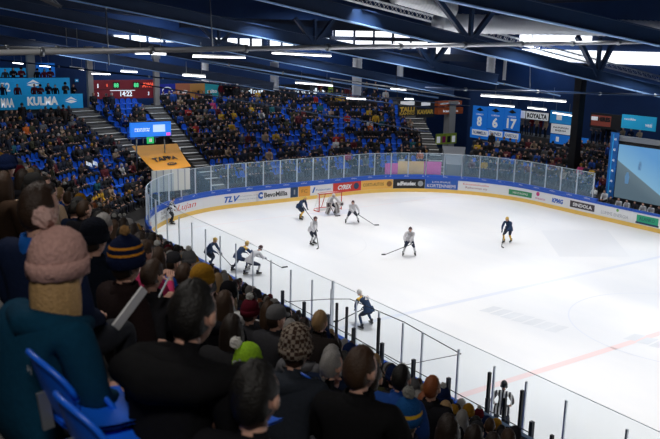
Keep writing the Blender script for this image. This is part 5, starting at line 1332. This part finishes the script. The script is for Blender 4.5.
# pipes
def pipe(a, b_, ya, yb, r, m, label, clamps=0, name='pipe'):
    A = atY(*a, ya); B = atY(*b_, yb); q = MB(); c_ = (A+B)/2; q.tube([A-c_, B-c_], r, m, 10); o = q.build(name, None, tuple(c_)); tag(o, label, 'pipe')
    if label.startswith('thin') and 'rod' in label or 'short hanger' in label:      # rods reach the roof deck
        q = MB(); q.tube([(A.x-c_.x, A.y-c_.y, 15.3-c_.z), A-c_], r, m, 8); q.build('upper_rod', o)
    for k in range(clamps):
        p_ = (A-c_).lerp(B-c_, (k+.5)/clamps); g = MB(); g.tube([p_-(B-A).normalized()*.06, p_+(B-A).normalized()*.06], r*1.5, steel, 8); g.build('clamp', o)
    return o
pipe((-20, 47.5), (170, 50.5), -22, -22, .055, steel, 'upper grey pipe crossing the far left', 4)
pipe((-20, 53), (680, 41.5), -24, -24, .085, galv, 'long grey pipe running right across under the roof', 10)
pipe((425, 88), (680, 96), -22, -22, .05, navy, 'dark pipe in front of the far side banners', 4)
pipe((140, 84), (430, 132), -8, -8, .035, navy, 'thin dark cable tray sloping in front of the end stand', 0)
pipe((0, 60), (430, 108), 6, 6, .05, navy, 'thin dark conduit sloping over the end stand', 5)
pipe((100, 72), (470, 106), -6, -6, .03, navy, 'second dark conduit sloping over the end stand', 5)
pipe((210, 0), (213, 53), -14, -14, .03, steel, 'thin vertical hanger rod at the left third')
pipe((106, 10), (109, 65), -10, -10, .03, steel, 'thin vertical hanger rod left of the scoreboard')
pipe((394, 34), (398, 108), -8, -8, .02, blacks, 'thin black hanger rod right of centre')
pipe((530, 65), (530, 88), -8, -8, .03, steel, 'short hanger rod left of the black column')
pipe((200, 60), (438, 98), 3, 3, .07, navyedge, 'blue conduit sloping above the ribbon board', 5)
pipe((215, 77), (420, 108), 8, 8, .05, navyedge, 'thin blue conduit close above the end stand crowd', 5)
pipe((440, 70), (560, 96), -6, -6, .06, navyedge, 'blue conduit sloping above the number banners', 3)
pipe((330, 78), (470, 99), 1, 1, .05, steel, 'grey conduit above the two posters', 4)
# big ribbed duct and its branches
def duct(a, b_, ya, yb, r, label, ribs=24, name='ventilation_duct', m=galv):
    A = atY(*a, ya); B = atY(*b_, yb); L_ = (B-A).length; c_ = (A+B)/2; q = MB(); pts_ = []; rad = []
    N_ = ribs*4
    for k in range(N_+1): pts_.append((A-c_).lerp(B-c_, k/N_)); rad.append(r*(1.05 if k % 4 == 0 else 1))
    q.tube(pts_, rad, m, 20); o = q.build(name, None, tuple(c_)); tag(o, label, 'duct'); return o
duct((438, 23), (690, 30), -18, -18, .46, 'big ribbed silver ventilation duct at the upper right', 40)
duct((395, -6), (452, 10), -19, -19, .40, 'dark ribbed duct end at the top edge', 18)
for (px, y0_, y1_, Y_, r_, lb_) in ((274.5, 62, 91, 8, .34, 'left vertical silver duct dropping behind the end stand'), (357, 58, 96, 7, .40, 'right vertical silver duct dropping behind the end stand'), (205, 58, 83, 10, .28, 'vertical silver duct above the turquoise banner'), (400, 66, 82, 12, .30, 'short vertical silver duct right of centre'), (491, 47, 80, 2, .36, 'vertical silver duct above the number banners'), (505, 50, 80, 1, .14, 'thin vertical white duct above the number banners')):
    A = atY(px, y0_, Y_); B = atY(px, y1_, Y_); c_ = (A+B)/2; q = MB(); n = 16
    q.tube([(0, 0, (B-A).z/2+(A-B).z*k/(n*2)) for k in range(n*2+1)], [r_*(1.06 if k % 4 == 0 else 1) for k in range(n*2+1)], galv, 16); o = q.build('vertical_duct', None, tuple(c_)); tag(o, lb_, 'duct')
# lattice lighting truss
def lattice(a, b_, ya, label, s=.28):
    A = atY(*a, ya); B = atY(*b_, ya); root = wroot('lattice_truss', tuple((A+B)/2)); tag(root, label, 'truss'); d = (B-A).normalized(); u = Vector((0, 0, 1)); v = d.cross(u).normalized(); q = MB()
    co = [u*s/2+v*s/2, u*s/2-v*s/2, -u*s/2+v*s/2, -u*s/2-v*s/2]
    for c_ in co: q.tube([A+c_, B+c_], .028, alu, 6)
    q.build('chord', root); q = MB(); n = int((B-A).length/.3)
    for k in range(n):
        for (i, j) in ((0, 1), (0, 2), (1, 3), (2, 3)):
            a_, b2 = (i, j) if k % 2 else (j, i); q.tube([A.lerp(B, k/n)+co[a_], A.lerp(B, (k+1)/n)+co[b2]], .014, alu, 4)
    q.build('lacing', root)
lattice((330, -8), (680, 84), -12, 'silver lattice lighting truss running down to the right', .34)
lattice((-10, -30), (60, 2), -30, 'silver lattice truss above the left edge', .2)
# columns
def column(px, y0_, y1_, Y_, w_, m, label, plane='Y'):
    f = atY if plane == 'Y' else atX
    A = f(px, y0_, Y_); B = f(px, y1_, Y_); q = MB(); h = A.z+1.2; q.box((-w_/2, -w_/2, -.05), (w_/2, w_/2, h), m); q.box((-w_*.7, -w_*.7, h-.3), (w_*.7, w_*.7, h), m)
    o = q.build('column', None, (A.x, A.y, 0)); tag(o, label, 'column'); return o
colw = mat('column_pale', (.42, .40, .38), .6, noise=.1)
column(89, 62, 105, 14.9, .42, colw, 'pale pillar left of the scoreboard')
column(156, 70, 100, 14.9, .42, colw, 'pale pillar right of the scoreboard')
column(30, 55, 78, 17.6, .55, colw, 'pale pillar behind the cyan banners')
column(581, 80, 135, 34.0, .62, blacks, 'thick black column in front of the far side stand', 'X')
column(450, 113, 133, 10.8, .8, colw, 'pale square pillar under the orange boxes')
# luminaires
def lum(a, b_, Y_, label, w_=.22, strength=None):
    A = atY(*a, Y_); B = atY(*b_, Y_); c_ = (A+B)/2; root = empty('ceiling_lamp', tuple(c_)); tag(root, label, 'lamp', 'long tube lamps')
    q = MB(); u = Vector((0, 0, 1)); q.bar(A-c_+u*.10, B-c_+u*.10, w_, .10, white); q.build('housing', root)
    q = MB(); q.bar(A-c_+u*.02, B-c_+u*.02, w_*.8, .08, lampw); q.build('tube', root)
    for t_ in (.15, .85):
        p_ = (A-c_).lerp(B-c_, t_); q = MB(); q.tube([p_+u*.14, p_+u*.9], .012, steel, 5); q.build('hanger', root)
lum((273, 53.5), (330, 56.5), -8, 'bright long tube lamp left of centre under the roof', .3)
lum((296, 83), (332, 86), 2, 'bright tube lamp above the end stand')
lum((482, 96), (565, 102), -12, 'long bright tube lamp above the number banners')
lum((205, 77), (0+183, 75.5), 0, 'small tube lamp above the amber banner')
lum((347, 98.5), (365, 99.5), 4, 'short tube lamp in front of the end stand top')
lum((392, 89), (405, 90), 2, 'short tube lamp left of the two posters', .4)
lum((490, 105), (514, 107), -2, 'small tube lamp right above the number banners', .12)
lum((528, 108), (546, 110), -4, 'small tube lamp above the ROYALTA sign', .12)
lum((65, 53.5), (80, 53.5), -18, 'short tube lamp on the grey pipe at the left')
lum((136, 53.5), (165, 54.5), -18, 'tube lamp on the grey pipe left of centre')
lum((13, 63), (23, 64), 14, 'tiny tube lamp above the left tiers', .2); lum((40, 66), (50, 67), 14, 'tiny tube lamp above the small blue banner', .2); lum((70, 68), (84, 70), 12, 'tiny tube lamp left of the pale pillar', .2)
lum((92, 74), (110, 74.5), 13, 'tube lamp over the left half of the scoreboard', .2); lum((121, 71.5), (137, 72.5), 12, 'tube lamp over the middle of the scoreboard', .2); lum((193, 57), (245, 58), -2, 'thin tube lamp left of the picture centre', .15)
lum((553, 113), (572, 116), -6, 'small tube lamp over the light blue banner', .10); lum((405, 99), (413, 99.5), 6, 'tiny lamp over the two posters', .15)
# standing people on the tiers and at the top rail
tn = 0; tp_specs = []
r2 = random.Random(3)
for (px, py, Y_) in ((4, 71, 18.0),) : pass
for (xs, z, Y_, yname) in (([2, 17, 34, 40, 48, 55, 65, 73], tiers[0][2], 14.4, 'lower'), ([6, 14, 22, 38, 45, 51], tiers[1][2], 16.4, 'middle')):
    for k, px in enumerate(xs):
        X_ = atY(px, 85, Y_).x; jn_ = r2.choice(['black', 'dark navy', 'charcoal', 'black', 'maroon']); g_ = r2.choice(['short', 'beanie', 'long'])
        o = spectator(r2.choice([6, 7]), X_, Y_, z, PI+r2.uniform(-.3, .3), JCOL[jn_], g_, HCOL['dark brown'], r2.uniform(.9, 1.0)); tag(o, 'person in %s jacket standing on the %s cyan tier, %s from the left' % (jn_, yname, ordn(k+1)), 'person', 'people standing on the cyan tiers')
for k, px in enumerate([221, 225, 230, 236, 243, 247, 300, 307, 312, 320, 326, 343, 352, 366, 375]):
    P_ = atY(px, 92, 15.25); jn_ = r2.choice(['black', 'dark navy', 'charcoal', 'maroon', 'grey'])
    o = spectator(r2.choice([6, 7]), P_.x, 15.25, 5.95, PI+r2.uniform(-.3, .3), JCOL[jn_], 'short', HCOL['dark brown'], .92); tag(o, 'person in %s jacket standing behind the end stand, %s from the left' % (jn_, ordn(k+1)), 'person', 'people standing behind the end stand')
q = MB(); q.box((9.5, 14.98, -.05), (36, 15.6, 5.95), concrete); tag(q.build('trim_13'), kind='structure')
for k, px in enumerate([522, 527, 532, 537, 541, 546, 594, 599, 604, 609, 615, 624, 632, 641]):
    P_ = atX(px, 125, 38.9 if px < 560 else 39.2); jn_ = r2.choice(['black', 'dark navy', 'charcoal', 'maroon', 'beige', 'grey'])
    o = spectator(r2.choice([6, 7]), P_.x, P_.y, 3.5, PI/2+r2.uniform(-.3, .3), JCOL[jn_], 'short', HCOL['dark brown'], .95); tag(o, 'person in %s jacket standing behind the far side stand, %s from the left' % (jn_, ordn(k+1)), 'person', 'people standing behind the far side stand')
q = MB(); q.box((38.7, -30, -.05), (41, 6, 3.5), concrete); tag(q.build('trim_14'), kind='structure')

q = MB(); a_ = atX(470, 110, 38.6).y; b_ = atX(519.5, 110, 38.6).y; q.box((38.37, b_, -.05), (38.55, a_, 7.2), wallblue); tag(q.build('wall_gallery'), kind='structure')
